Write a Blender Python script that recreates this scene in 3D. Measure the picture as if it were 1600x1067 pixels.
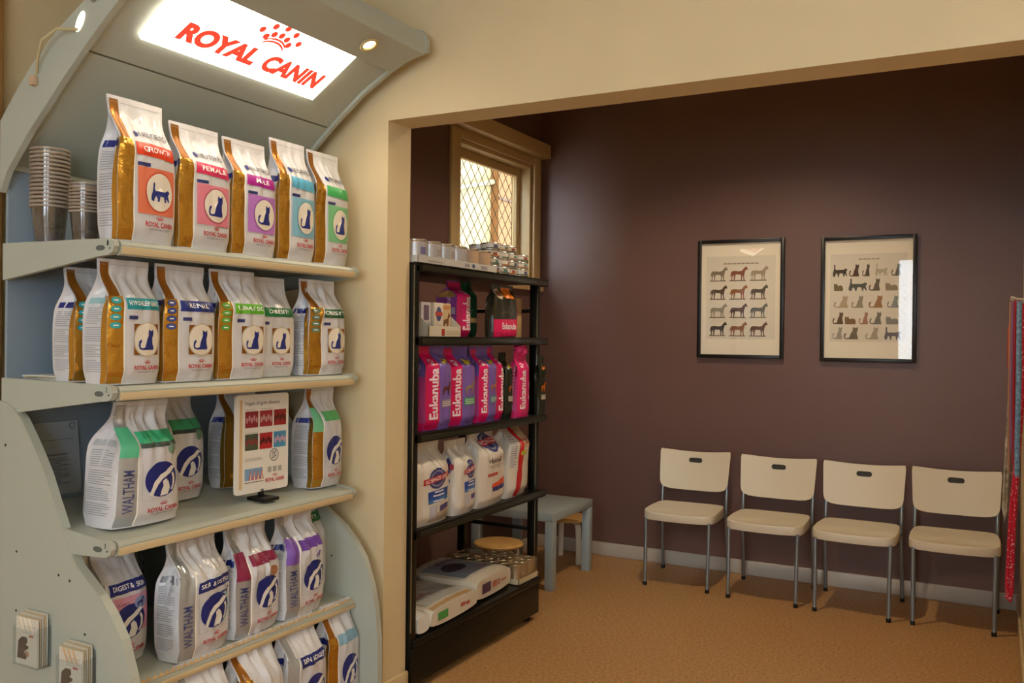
import bpy, bmesh, math, random
from mathutils import Vector, Matrix, noise
from mathutils.geometry import tessellate_polygon
random.seed(7)
for o in list(bpy.data.objects): bpy.data.objects.remove(o)
SC = bpy.context.scene
COL = SC.collection
R = math.radians

# ------------------------------------------------------------------ camera
CAM_H = 1.47
yaw, pitch, roll = R(28.3), R(-0.28), R(0.665)
fw = Vector((-math.sin(yaw)*math.cos(pitch), math.cos(yaw)*math.cos(pitch), math.sin(pitch)))
rt = Vector((math.cos(yaw), math.sin(yaw), 0)); up = rt.cross(fw)
rt2 = rt*math.cos(roll)+up*math.sin(roll); up2 = -rt*math.sin(roll)+up*math.cos(roll)
cd = bpy.data.cameras.new('camera'); cam = bpy.data.objects.new('camera', cd); COL.objects.link(cam)
cam.matrix_world = Matrix(((rt2.x, up2.x, -fw.x, 0), (rt2.y, up2.y, -fw.y, 0), (rt2.z, up2.z, -fw.z, CAM_H), (0, 0, 0, 1)))
cd.sensor_width = 36; cd.lens = 1407/1600*36; cd.clip_start = 0.02
SC.camera = cam

# ------------------------------------------------------------------ light
W = bpy.data.worlds.new('world'); SC.world = W; W.use_nodes = True
bg = W.node_tree.nodes['Background']
bg.inputs[0].default_value = (0.74, 0.88, 1.0, 1); bg.inputs[1].default_value = 11.0
sd = bpy.data.lights.new('sun', 'SUN'); sd.energy = 3.5; sd.angle = R(0.6); sd.color = (1, 0.86, 0.62)
sun = bpy.data.objects.new('sun', sd); COL.objects.link(sun)
sun.rotation_euler = Vector((-0.62, -0.25, -0.8)).to_track_quat('-Z', 'Y').to_euler()
vs = SC.view_settings
vs.view_transform = 'Standard'; vs.look = 'None'; vs.gamma = 1; vs.use_curve_mapping = False
vs.exposure = 0.27
def area_light(name, loc, size, energy, color, direction=(0, 0, -1), parent=None):
    d = bpy.data.lights.new(name, 'AREA'); d.shape = 'RECTANGLE'; d.size, d.size_y = size; d.energy = energy; d.color = color
    o = bpy.data.objects.new(name, d); COL.objects.link(o); o.location = loc
    o.rotation_euler = Vector(direction).to_track_quat('-Z', 'Y').to_euler(); o.parent = parent
    return o

# ------------------------------------------------------------------ materials
def lin(c):
    if isinstance(c, str):
        c = tuple(int(c[i:i+2], 16)/255 for i in (0, 2, 4))
    return tuple((x/12.92 if x <= .04045 else ((x+.055)/1.055)**2.4) for x in c)
MATS = {}
def mat(name, col, rough=.5, metal=0, spec=.5, bump=0, bscale=40, bdist=.002, vary=0, vscale=8, emit=None, estr=1, alpha=1, trans=0, coat=0, ior=1.45):
    if name in MATS: return MATS[name]
    m = bpy.data.materials.new(name); m.use_nodes = True; nt = m.node_tree; b = nt.nodes['Principled BSDF']
    c = lin(col); b.inputs['Base Color'].default_value = (*c, 1)
    b.inputs['Roughness'].default_value = rough; b.inputs['Metallic'].default_value = metal
    b.inputs['Specular IOR Level'].default_value = spec; b.inputs['Alpha'].default_value = alpha
    b.inputs['Transmission Weight'].default_value = trans; b.inputs['Coat Weight'].default_value = coat; b.inputs['IOR'].default_value = ior
    if bump or vary: tc = nt.nodes.new('ShaderNodeTexCoord')
    if bump:
        n = nt.nodes.new('ShaderNodeTexNoise'); n.inputs['Scale'].default_value = bscale; n.inputs['Detail'].default_value = 3
        bp = nt.nodes.new('ShaderNodeBump'); bp.inputs['Strength'].default_value = bump; bp.inputs['Distance'].default_value = bdist
        nt.links.new(tc.outputs['Object'], n.inputs['Vector']); nt.links.new(n.outputs['Fac'], bp.inputs['Height']); nt.links.new(bp.outputs['Normal'], b.inputs['Normal'])
    if vary:
        n = nt.nodes.new('ShaderNodeTexNoise'); n.inputs['Scale'].default_value = vscale; n.inputs['Detail'].default_value = 5
        r = nt.nodes.new('ShaderNodeValToRGB')
        r.color_ramp.elements[0].position = .3; r.color_ramp.elements[1].position = .7
        r.color_ramp.elements[0].color = (*[x*(1-vary) for x in c], 1); r.color_ramp.elements[1].color = (*[min(1, x*(1+vary)) for x in c], 1)
        nt.links.new(tc.outputs['Object'], n.inputs['Vector']); nt.links.new(n.outputs['Fac'], r.inputs['Fac']); nt.links.new(r.outputs['Color'], b.inputs['Base Color'])
    if emit is not None:
        b.inputs['Emission Color'].default_value = (*lin(emit), 1); b.inputs['Emission Strength'].default_value = estr
    MATS[name] = m
    return m
def ink(c, rough=.38):            # flat print on a bag or sheet
    return mat('ink_'+c, c, rough)

M_CREAM = mat('cream_wall_paint', 'd5c199', .6, bump=.15, bscale=260, bdist=.001, vary=.03, vscale=3)
M_PLUM = mat('plum_wall_paint', '6c5049', .40, spec=.45, bump=.35, bscale=220, bdist=.001, vary=.05, vscale=2)
M_CEIL = mat('ceiling_paint', 'ded5c2', .8)
M_SKIRT = mat('skirting_paint', 'b9b0a4', .4)
M_SKIRTC = mat('cream_skirting_paint', 'cdb68c', .4)
M_TRIM = mat('window_trim_paint', 'c4a878', .4)
M_STAND = mat('stand_enamel', 'aeb3a8', .38, bump=.1, bscale=400, bdist=.0005)
M_STANDB = mat('stand_back_enamel', '8b9cab', .4)
M_BLACK = mat('black_steel', '0c0d0a', .35, spec=.35)
M_BLACKP = mat('black_plastic', '101010', .45)
M_CHROME = mat('grey_tube', '8a9296', .3, metal=.6)
M_CHAIR = mat('cream_plastic', 'd8cbb2', .42, bump=.08, bscale=500, bdist=.0004)
M_BAG = mat('white_bag_film', 'd2d2d6', .24, spec=.6, bump=.4, bscale=17, bdist=.013)
M_BAGSIDE = mat('white_gusset_film', 'd3d8de', .28, spec=.55)
M_GOLD = mat('gold_foil', 'c4943c', .2, metal=.8, bump=.6, bscale=20, bdist=.014)
M_GOLDD = mat('bronze_foil', '96601f', .3, metal=.5)
M_SILVER = mat('silver_foil', 'b2b8be', .22, metal=.55, bump=.3, bscale=24, bdist=.006)
M_CAN = mat('tin_can', 'c9c9c6', .25, metal=.85)
M_BLUE = mat('grey_blue_laminate', '9ba5a6', .4)
M_BIRCH = mat('birch_ply', 'd8a865', .4, vary=.08, vscale=14)
M_STOOLLEG = mat('white_leg', 'cfc6b2', .4)

def glass(name, tint='ffffff', rough=.02, base=.0, haze=0, hazecol='ffffff', ior=1.5):
    m = bpy.data.materials.new(name); m.use_nodes = True; nt = m.node_tree; nt.nodes.remove(nt.nodes['Principled BSDF']); out = nt.nodes['Material Output']
    tr = nt.nodes.new('ShaderNodeBsdfTransparent'); tr.inputs[0].default_value = (*lin(tint), 1); gl = nt.nodes.new('ShaderNodeBsdfGlossy'); gl.inputs['Roughness'].default_value = rough
    lw = nt.nodes.new('ShaderNodeLayerWeight'); lw.inputs[0].default_value = .5
    pw = nt.nodes.new('ShaderNodeMath'); pw.operation = 'POWER'; pw.inputs[1].default_value = 5; nt.links.new(lw.outputs['Facing'], pw.inputs[0])
    fr = nt.nodes.new('ShaderNodeMath'); fr.operation = 'MULTIPLY_ADD'; fr.inputs[1].default_value = .9; fr.inputs[2].default_value = .035; nt.links.new(pw.outputs[0], fr.inputs[0]); mx = nt.nodes.new('ShaderNodeMixShader')
    nt.links.new(fr.outputs[0], mx.inputs[0]); nt.links.new(tr.outputs[0], mx.inputs[1]); nt.links.new(gl.outputs[0], mx.inputs[2])
    last = mx
    if haze:
        df = nt.nodes.new('ShaderNodeBsdfDiffuse'); df.inputs[0].default_value = (*lin(hazecol), 1); m2 = nt.nodes.new('ShaderNodeMixShader'); m2.inputs[0].default_value = haze
        nt.links.new(mx.outputs[0], m2.inputs[1]); nt.links.new(df.outputs[0], m2.inputs[2]); last = m2
    nt.links.new(last.outputs[0], out.inputs[0]); MATS[name] = m; return m
M_GLASS = glass('clear_glass')
M_PICGLASS = glass('picture_glass', 'ffffff', .015)
M_CUP = glass('clear_cup', 'fdfbf8', .08, haze=.03, hazecol='e8e0d8')
M_CUPRIM = glass('clear_cup_rim', 'efe6da', .1, haze=.4, hazecol='dccbb8')
M_ACR = glass('clear_acrylic', 'fafcfc', .05, haze=.04, hazecol='aab8c0')
M_FILM = glass('shrink_film', 'f2e6d0', .12, haze=.16, hazecol='c4ab84')
# floor: speckled cork vinyl
def floor_mat():
    m = bpy.data.materials.new('speckled_vinyl'); m.use_nodes = True; nt = m.node_tree; b = nt.nodes['Principled BSDF']
    tc = nt.nodes.new('ShaderNodeTexCoord'); n = nt.nodes.new('ShaderNodeTexNoise'); n.inputs['Scale'].default_value = 75; n.inputs['Detail'].default_value = 6; n.inputs['Roughness'].default_value = .75
    r = nt.nodes.new('ShaderNodeValToRGB')
    for i, (p, c) in enumerate(((.36, '8f6236'), (.5, 'b08049'), (.64, 'cb9f68'))):
        e = r.color_ramp.elements[0] if i == 0 else (r.color_ramp.elements[1] if i == 2 else r.color_ramp.elements.new(p))
        e.position = p; e.color = (*lin(c), 1)
    nt.links.new(tc.outputs['Object'], n.inputs['Vector']); nt.links.new(n.outputs['Fac'], r.inputs['Fac']); nt.links.new(r.outputs['Color'], b.inputs['Base Color'])
    b.inputs['Roughness'].default_value = .42; b.inputs['Specular IOR Level'].default_value = .4
    return m
M_FLOOR = floor_mat()

# ------------------------------------------------------------------ mesh helpers
def mk(name, V, F, m, parent=None, smooth=False, loc=None, rot=None):
    me = bpy.data.meshes.new(name); me.from_pydata([tuple(v) for v in V], [], F); me.update()
    ms = m if isinstance(m, (list, tuple)) else [m]
    for x in ms: me.materials.append(x)
    if smooth:
        for p in me.polygons: p.use_smooth = True
    o = bpy.data.objects.new(name, me); COL.objects.link(o); o.parent = parent
    if loc: o.location = loc
    if rot: o.rotation_euler = rot
    return o
def link_copy(o, parent, loc=None):
    c = o.copy(); COL.objects.link(c); c.parent = parent
    if loc: c.location = loc
    return c
def empty(name, loc, rz=0):
    o = bpy.data.objects.new(name, None); COL.objects.link(o); o.location = loc; o.rotation_euler = (0, 0, rz); o.empty_display_size = .05
    return o
def tag(o, label, cat, group=None):
    o['label'] = label; o['category'] = cat
    if group: o['group'] = group
    return o
def struct(o):
    o['kind'] = 'structure'; return o
class MB:
    def __init__(s): s.V = []; s.F = []
    def add(s, V, F):
        k = len(s.V); s.V += [Vector(v) for v in V]; s.F += [tuple(i+k for i in f) for f in F]; return s
    def box(s, a, b):
        x0, y0, z0 = a; x1, y1, z1 = b
        return s.add([(x0,y0,z0),(x1,y0,z0),(x1,y1,z0),(x0,y1,z0),(x0,y0,z1),(x1,y0,z1),(x1,y1,z1),(x0,y1,z1)],
                     [(0,3,2,1),(4,5,6,7),(0,1,5,4),(1,2,6,5),(2,3,7,6),(3,0,4,7)])
    def bbox(s, a, b, r=.003, seg=2):
        bm = bmesh.new(); x0, y0, z0 = a; x1, y1, z1 = b
        bmesh.ops.create_cube(bm, size=1)
        for v in bm.verts: v.co = Vector((x0+(v.co.x+.5)*(x1-x0), y0+(v.co.y+.5)*(y1-y0), z0+(v.co.z+.5)*(z1-z0)))
        bmesh.ops.bevel(bm, geom=bm.edges[:], offset=min(r, .45*min(abs(x1-x0), abs(y1-y0), abs(z1-z0))), segments=seg, affect='EDGES', profile=.5)
        bm.verts.index_update(); s.add([v.co.copy() for v in bm.verts], [[v.index for v in f.verts] for f in bm.faces]); bm.free(); return s
    def tube(s, pts, r, n=10, caps=True, closed=False):
        P = [Vector(p) for p in pts]; k = len(s.V); L = len(P); rs = r if isinstance(r, (list, tuple)) else [r]*L
        prev = None
        for i, p in enumerate(P):
            if closed: d = (P[(i+1) % L]-P[i-1])
            else: d = (P[min(i+1, L-1)]-P[max(i-1, 0)])
            d.normalize()
            a = prev if prev is not None else (Vector((0, 0, 1)) if abs(d.z) < .9 else Vector((1, 0, 0)))
            x = (a-d*a.dot(d)).normalized(); y = d.cross(x); prev = x
            for j in range(n):
                t = 2*math.pi*j/n; s.V.append(p+(x*math.cos(t)+y*math.sin(t))*rs[i])
        for i in range(L if closed else L-1):
            for j in range(n):
                a0 = k+i*n; b0 = k+((i+1) % L)*n
                s.F.append((a0+j, a0+(j+1) % n, b0+(j+1) % n, b0+j))
        if caps and not closed:
            s.F.append(tuple(k+j for j in reversed(range(n)))); s.F.append(tuple(k+(L-1)*n+j for j in range(n)))
        return s
    def prism(s, poly, d0, d1, fn):   # poly 2d extruded between d0,d1; fn(p, q, d) -> xyz
        n = len(poly)
        V = [fn(p, q, d0) for p, q in poly]+[fn(p, q, d1) for p, q in poly]
        tr = tessellate_polygon([[Vector((p, q, 0)) for p, q in poly]])
        F = [tuple(t) for t in tr]+[tuple(i+n for i in reversed(t)) for t in tr]+[(i, (i+1) % n, (i+1) % n+n, i+n) for i in range(n)]
        return s.add(V, F)
    def lathe(s, prof, c=(0, 0, 0), n=20, cap=True):
        k = len(s.V); c = Vector(c)
        for r, z in prof:
            for j in range(n):
                t = 2*math.pi*j/n; s.V.append(c+Vector((r*math.cos(t), r*math.sin(t), z)))
        for i in range(len(prof)-1):
            for j in range(n): s.F.append((k+i*n+j, k+i*n+(j+1) % n, k+(i+1)*n+(j+1) % n, k+(i+1)*n+j))
        if cap:
            s.F.append(tuple(k+j for j in reversed(range(n)))); s.F.append(tuple(k+(len(prof)-1)*n+j for j in range(n)))
        return s
    def build(s, name, m, parent=None, smooth=False, loc=None, rot=None, fix=True):
        o = mk(name, s.V, s.F, m, parent, smooth, loc, rot)
        if fix:
            bm = bmesh.new(); bm.from_mesh(o.data); bmesh.ops.recalc_face_normals(bm, faces=bm.faces); bm.to_mesh(o.data); bm.free()
        if smooth: 
            o.data.set_sharp_from_angle(angle=R(38))
        return o
def B(name, a, b, m, parent=None, r=.003): return MB().bbox(a, b, r).build(name, m, parent, True)

# ------------------------------------------------------------------ lettering (flat print)
_tx = {}
def text_geo(s, bold=.02, shear=0, res=2):
    key = (s, bold, shear, res)
    if key in _tx: return _tx[key]
    c = bpy.data.curves.new('lettering_curve', 'FONT'); c.body = s; c.offset = bold; c.shear = shear; c.resolution_u = res; c.fill_mode = 'FRONT' if hasattr(c, 'fill_mode') else c.fill_mode
    o = bpy.data.objects.new('lettering_curve', c); COL.objects.link(o)
    dg = bpy.context.evaluated_depsgraph_get(); dg.update()
    me = o.evaluated_get(dg).to_mesh()
    V = [(v.co.x, v.co.y) for v in me.vertices]; F = [tuple(p.vertices) for p in me.polygons]
    o.evaluated_get(dg).to_mesh_clear(); bpy.data.objects.remove(o); bpy.data.curves.remove(c)
    x0 = min(v[0] for v in V); x1 = max(v[0] for v in V); y0 = min(v[1] for v in V); y1 = max(v[1] for v in V)
    V = [((x-x0)/(x1-x0), (y-y0)/(y1-y0)) for x, y in V]
    _tx[key] = (V, F, (x1-x0)/(y1-y0)); return _tx[key]
def g_text(s, a0, b0, a1, b1, bold=.02, shear=0, vertical=False, res=2):
    V, F, _ = text_geo(s, bold, shear, res)
    if vertical: return [(a0+(1-y)*(a1-a0), b0+x*(b1-b0)) for x, y in V], F
    return [(a0+x*(a1-a0), b0+y*(b1-b0)) for x, y in V], F
def g_rect(a0, b0, a1, b1, n=8, m=8, skew=0):
    V = [(a0+(a1-a0)*i/n, b0+(b1-b0)*j/m+skew*i/n) for j in range(m+1) for i in range(n+1)]
    return V, [(j*(n+1)+i, j*(n+1)+i+1, (j+1)*(n+1)+i+1, (j+1)*(n+1)+i) for j in range(m) for i in range(n)]
def g_disc(ca, cb, ra, rb, r0=0, n=28, k=4):
    V = []; F = []
    for i in range(k+1):
        f = r0+(1-r0)*i/k
        V += [(ca+ra*f*math.cos(2*math.pi*j/n), cb+rb*f*math.sin(2*math.pi*j/n)) for j in range(n)]
    for i in range(k):
        for j in range(n): F.append((i*n+j, (i+1)*n+j, (i+1)*n+(j+1) % n, i*n+(j+1) % n))
    return V, F
def g_poly(poly, a0, b0, a1, b1):
    V = [(a0+x*(a1-a0), b0+y*(b1-b0)) for x, y in poly]
    tr = tessellate_polygon([[Vector((x, y, 0)) for x, y in V]])
    F = []
    for t in tr:
        p, q, r = (V[i] for i in t)
        F.append(tuple(t) if (q[0]-p[0])*(r[1]-p[1])-(q[1]-p[1])*(r[0]-p[0]) > 0 else tuple(reversed(t)))
    return V, F
def g_join(*gs):
    V = []; F = []
    for v, f in gs:
        k = len(V); V += list(v); F += [tuple(i+k for i in q) for q in f]
    return V, F
def g_lines(a0, b0, a1, b1, n, h=.45, gaps=(), seed=1):
    rnd = random.Random(seed); gs = []
    st = (b1-b0)/n
    for i in range(n):
        if i in gaps: continue
        e = a1-(a1-a0)*rnd.choice((0, 0, .05, .1, .3))
        gs.append(g_rect(a0, b0+i*st, e, b0+i*st+st*h, 3, 1))
    return g_join(*gs)
def g_crown(ca, cb, ra, rb):
    gs = []
    for k in range(5):
        for r_ in (0.62, 1.0):
            t = math.pi*(.5+(k-2)*.155)
            gs.append(g_disc(ca+ra*r_*math.cos(t)*1.15, cb+rb*r_*math.sin(t), ra*.135, rb*.15, n=12, k=1))
    arc = []
    n = 10
    for i in range(n+1): arc.append((ca+ra*.62*math.cos(math.pi*(.86-.72*i/n)), cb-rb*.12+rb*.42*math.sin(math.pi*(.86-.72*i/n))))
    V = []; F = []
    for i, (x, y) in enumerate(arc): V += [(x, y), (x, y-rb*.10)]
    F = [(2*i, 2*i+1, 2*i+3, 2*i+2) for i in range(n)]
    gs.append((V, F)); gs.append(([(x, y+rb*.14) for x, y in V], F))
    return g_join(*gs)
HORSE = [(.06,0),(.12,0),(.13,.22),(.2,.42),(.22,.2),(.2,0),(.26,0),(.29,.25),(.32,.42),(.6,.40),(.63,.2),(.62,0),(.68,0),(.69,.22),(.71,.38),(.75,.2),(.76,0),(.82,0),(.8,.3),(.82,.48),(.88,.72),(.95,.74),(1.0,.72),(1.0,.80),(.94,.93),(.9,1.0),(.87,.93),(.78,.85),(.68,.68),(.5,.64),(.3,.68),(.12,.66),(.05,.55),(0,.3),(.03,.28),(.08,.42),(.08,.2)]
CAT_SIT = [(.35,0),(.95,0),(.97,.1),(.9,.3),(.88,.55),(.95,.72),(.95,.82),(.93,1.0),(.84,.91),(.74,.91),(.64,1.0),(.6,.8),(.62,.7),(.5,.5),(.42,.25),(.38,.12),(.2,.08),(.1,.15),(.12,.3),(.2,.42),(.14,.5),(.03,.4),(0,.2),(.05,.05),(.2,0)]
CAT_WALK = [(.1,0),(.2,0),(.22,.15),(.3,.3),(.38,.1),(.36,0),(.46,0),(.48,.15),(.5,.28),(.7,.28),(.74,.12),(.74,0),(.83,0),(.82,.15),(.85,.22),(.95,.02),(1,.05),(.95,.3),(.93,.42),(1.0,.48),(1.0,.56),(.96,.66),(.92,.62),(.88,.68),(.84,.6),(.7,.55),(.4,.56),(.25,.55),(.2,.7),(.22,.9),(.18,1.0),(.12,.95),(.12,.7),(.1,.5),(.05,.3),(.04,.1)]
DOG = [(.1,0),(.2,0),(.2,.2),(.3,.4),(.55,.42),(.6,.2),(.58,0),(.68,0),(.72,.25),(.78,.5),(.8,.7),(.95,.74),(.98,.82),(.86,.92),(.84,1.0),(.76,.95),(.68,.8),(.6,.66),(.3,.62),(.14,.6),(.04,.42),(0,.3),(.06,.32),(.12,.45),(.1,.2)]
CAT_LIE = [(.05,0),(.95,0),(1,.25),(.92,.6),(.7,.72),(.5,.62),(.38,.7),(.34,.98),(.26,.86),(.14,.86),(.06,1.0),(0,.7),(.02,.3)]
SWOOSH1 = [(.10,.10),(.20,.04),(.36,.36),(.52,.52),(.74,.62),(.93,.80),(.80,.85),(.60,.71),(.42,.63),(.26,.46)]
SWOOSH2 = [(.42,.02),(.66,.04),(.74,.22),(.70,.40),(.60,.50),(.50,.44),(.52,.30),(.46,.16)]
SWOOSH3 = [(.80,.62),(.86,.50),(.84,.30),(.76,.14),(.83,.16),(.92,.32),(.93,.52),(.87,.66)]

# ------------------------------------------------------------------ gusseted foil bag
def sst(a, b, x):
    x = max(0, min(1, (x-a)/(b-a))); return x*x*(3-2*x)
def refine(V, F, sa, sb, lim=.013):
    V = list(V); out = []; cache = {}
    st = []
    for f in F:
        if True:
            for k in range(1, len(f)-1): st.append((f[0], f[k], f[k+1]))
    L = lambda i, j: math.hypot((V[i][0]-V[j][0])*sa, (V[i][1]-V[j][1])*sb)
    while st:
        t = st.pop(); e = [(L(t[k], t[(k+1) % 3]), k) for k in range(3)]; l, k = max(e)
        if l < lim: out.append(t); continue
        i, j, m = t[k], t[(k+1) % 3], t[(k+2) % 3]; key = (min(i, j), max(i, j))
        if key not in cache:
            V.append(((V[i][0]+V[j][0])/2, (V[i][1]+V[j][1])/2)); cache[key] = len(V)-1
        c = cache[key]; st += [(i, c, m), (c, j, m)]
    return V, out
class Bag:
    """local frame: front looks to -Y, width along X, bottom on z=0"""
    def __init__(s, w, h, d, seed=0, lean=0, fold=0, shoulder=.62, rough=1, skew=0, topw=1.0, belly=.06, flare=0):
        s.flare = flare
        s.w, s.h, s.d, s.seed, s.lean, s.fold, s.sh, s.rough, s.skew, s.topw, s.belly = w, h, d, seed*7.31, lean, fold, shoulder, rough, skew, topw, belly
    def D(s, t):
        d = s.d/2*(.80+.20*sst(0, .12, t))
        return d*(1-sst(s.sh, .90, t)*.94)
    def Wd(s, t):
        w = s.w/2*(.97+s.belly*math.sin(math.pi*min(1, t/.75)))
        w *= 1-.07*math.sin(math.pi*sst(s.sh-.1, .98, t))
        return w*(1+(s.topw-1)*sst(s.sh, 1, t))*(1+s.flare*(.4-t))
    def off(s, t):
        return s.lean*t*t*s.h+s.fold*sst(.70, 1, t)*s.h
    def nz(s, a, t, k):
        amp = .0062*s.rough*(.35+1.2*sst(s.sh-.2, s.sh+.12, t)*(1-sst(.86, .95, t)))
        v = noise.noise(Vector((a*2.1*s.w*10, t*s.h*11, s.seed+k)))
        v2 = abs(noise.noise(Vector((a*1.5*s.w*10+t*3, t*s.h*8-a*2, s.seed+k+9))))
        return amp*(v+1.3*v2-.3)
    def sx(s, t): return s.skew*t*s.h
    def front(s, u, t):
        D = s.D(t); W = s.Wd(t)
        e = 1-abs(u)**4*.16
        y = -D*(e+.16*(1-u*u))-s.nz(u, t, 0)*(1-.6*u*u)
        return Vector((W*u+s.sx(t), y+s.off(t), t*s.h))
    def back(s, u, t):
        D = s.D(t); W = s.Wd(t)
        e = 1-abs(u)**4*.16
        return Vector((W*u+s.sx(t), D*(e+.12*(1-u*u))+s.off(t), t*s.h))
    def side(s, v, t, sg):          # v -1 front .. 1 back
        D = s.D(t)*.84; W = s.Wd(t)
        g = .05+.42*sst(s.sh-.18, .92, t)
        x = W*(1+.05*(1-v*v)*(1-sst(.3, .6, t))-g*(1-abs(v))*sst(.25, .8, t))
        return Vector((sg*(x+s.nz(v, t, 5)*(1-v*v))+s.sx(t), D*v+s.off(t), t*s.h))
    def mesh(s, name, m, loc, rz, tilt=0, rx=0):
        nu, nv, nt = 24, 8, 46; rows = []
        V = []; F = []
        for j in range(nt+1):
            t = j/nt; ring = []
            ring += [s.front(-1+2*i/nu, t) for i in range(nu+1)]
            ring += [s.side(-1+2*i/nv, t, 1) for i in range(1, nv)]
            ring += [s.back(1-2*i/nu, t) for i in range(nu+1)]
            ring += [s.side(1-2*i/nv, t, -1) for i in range(1, nv)]
            V += ring; N = len(ring)
        for j in range(nt):
            for i in range(N): F.append((j*N+i, j*N+(i+1) % N, (j+1)*N+(i+1) % N, (j+1)*N+i))
        F.append(tuple(reversed(range(N)))); F.append(tuple(nt*N+i for i in range(N)))
        o = mk(name, V, F, m, None, True); o.location = loc; o.rotation_euler = (rx, tilt, rz)
        o.data.set_sharp_from_angle(angle=R(50)); s.o = o
        return o
    def map(s, face, a, b, off):
        e = 1e-3
        if face == 'front': f = lambda a, b: s.front(2*a-1, b)
        elif face == 'left': f = lambda a, b: s.side(1-2*a, b, -1)
        elif face == 'right': f = lambda a, b: s.side(2*a-1, b, 1)
        elif face == 'bottom': return Vector(((2*a-1)*s.w/2*.94, (b-.5)*s.d*.74, -off))
        p = f(a, b); pa = f(min(1, a+e), b)-f(max(0, a-e), b); pb = f(a, min(1, b+e))-f(a, max(0, b-e))
        n = pa.cross(pb); n.normalize()
        return p+n*(off+.0006)
    def decal(s, name, geo, m, off=.0012, face='front', label=None):
        V, F = refine(*geo, s.d if face in ('left', 'right') else s.w, s.h)
        o = mk(name, [s.map(face, a, b, off) for a, b in V], F, m, s.o, True)
        if label: o['label'] = label
        return o
NAVY = '1f2a78'
def seal(b, m=None):
    b.decal('seal_line', g_join(*[g_rect(.03, .955-.02*k, .97, .958-.02*k, 10, 1) for k in range(1)]), ink('9a9590'), .0012)
def logo(b, a0, b0, a1, b1, sub=True):
    red = ink('c02a34'); h = b1-b0
    gs = [g_text('ROYAL CANIN', a0, b0, a1, b0+h*.48, .025)]
    b.decal('brand_lettering', gs[0], red, .0014)
    b.decal('crown_mark', g_crown((a0+a1)/2, b0+h*.60, (a1-a0)*.12, h*.42), red, .0014)
    if sub: b.decal('sub_lettering', g_text('VETERINARY DIET', a0+.06, b0-h*.30, a1-.06, b0-h*.13, 0), ink('77757d'), .0014)
def waltham(b, ca, cb, ra, rb):
    b.decal('emblem_disc', g_disc(ca, cb, ra, rb), ink(NAVY), .0016)
    w = ink('e4e2dd')
    b.decal('emblem_figure', g_join(*[g_poly(p, ca-ra*.98, cb-rb*.98, ca+ra*.98, cb+rb*.98) for p in (SWOOSH1, SWOOSH2, SWOOSH3)]), w, .0024)
def side_print(b, face, seed, tagcol=NAVY, boxed=True):
    d = ink('8f949c')
    b.decal('fine_print', g_lines(.14, .10, .84, .62, 30, .34, gaps=(6, 13, 21), seed=seed), d, .0012, face)
    b.decal('side_tab', g_rect(.10, .64, .88, .69, 4, 2), ink(tagcol), .0012, face)
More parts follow.
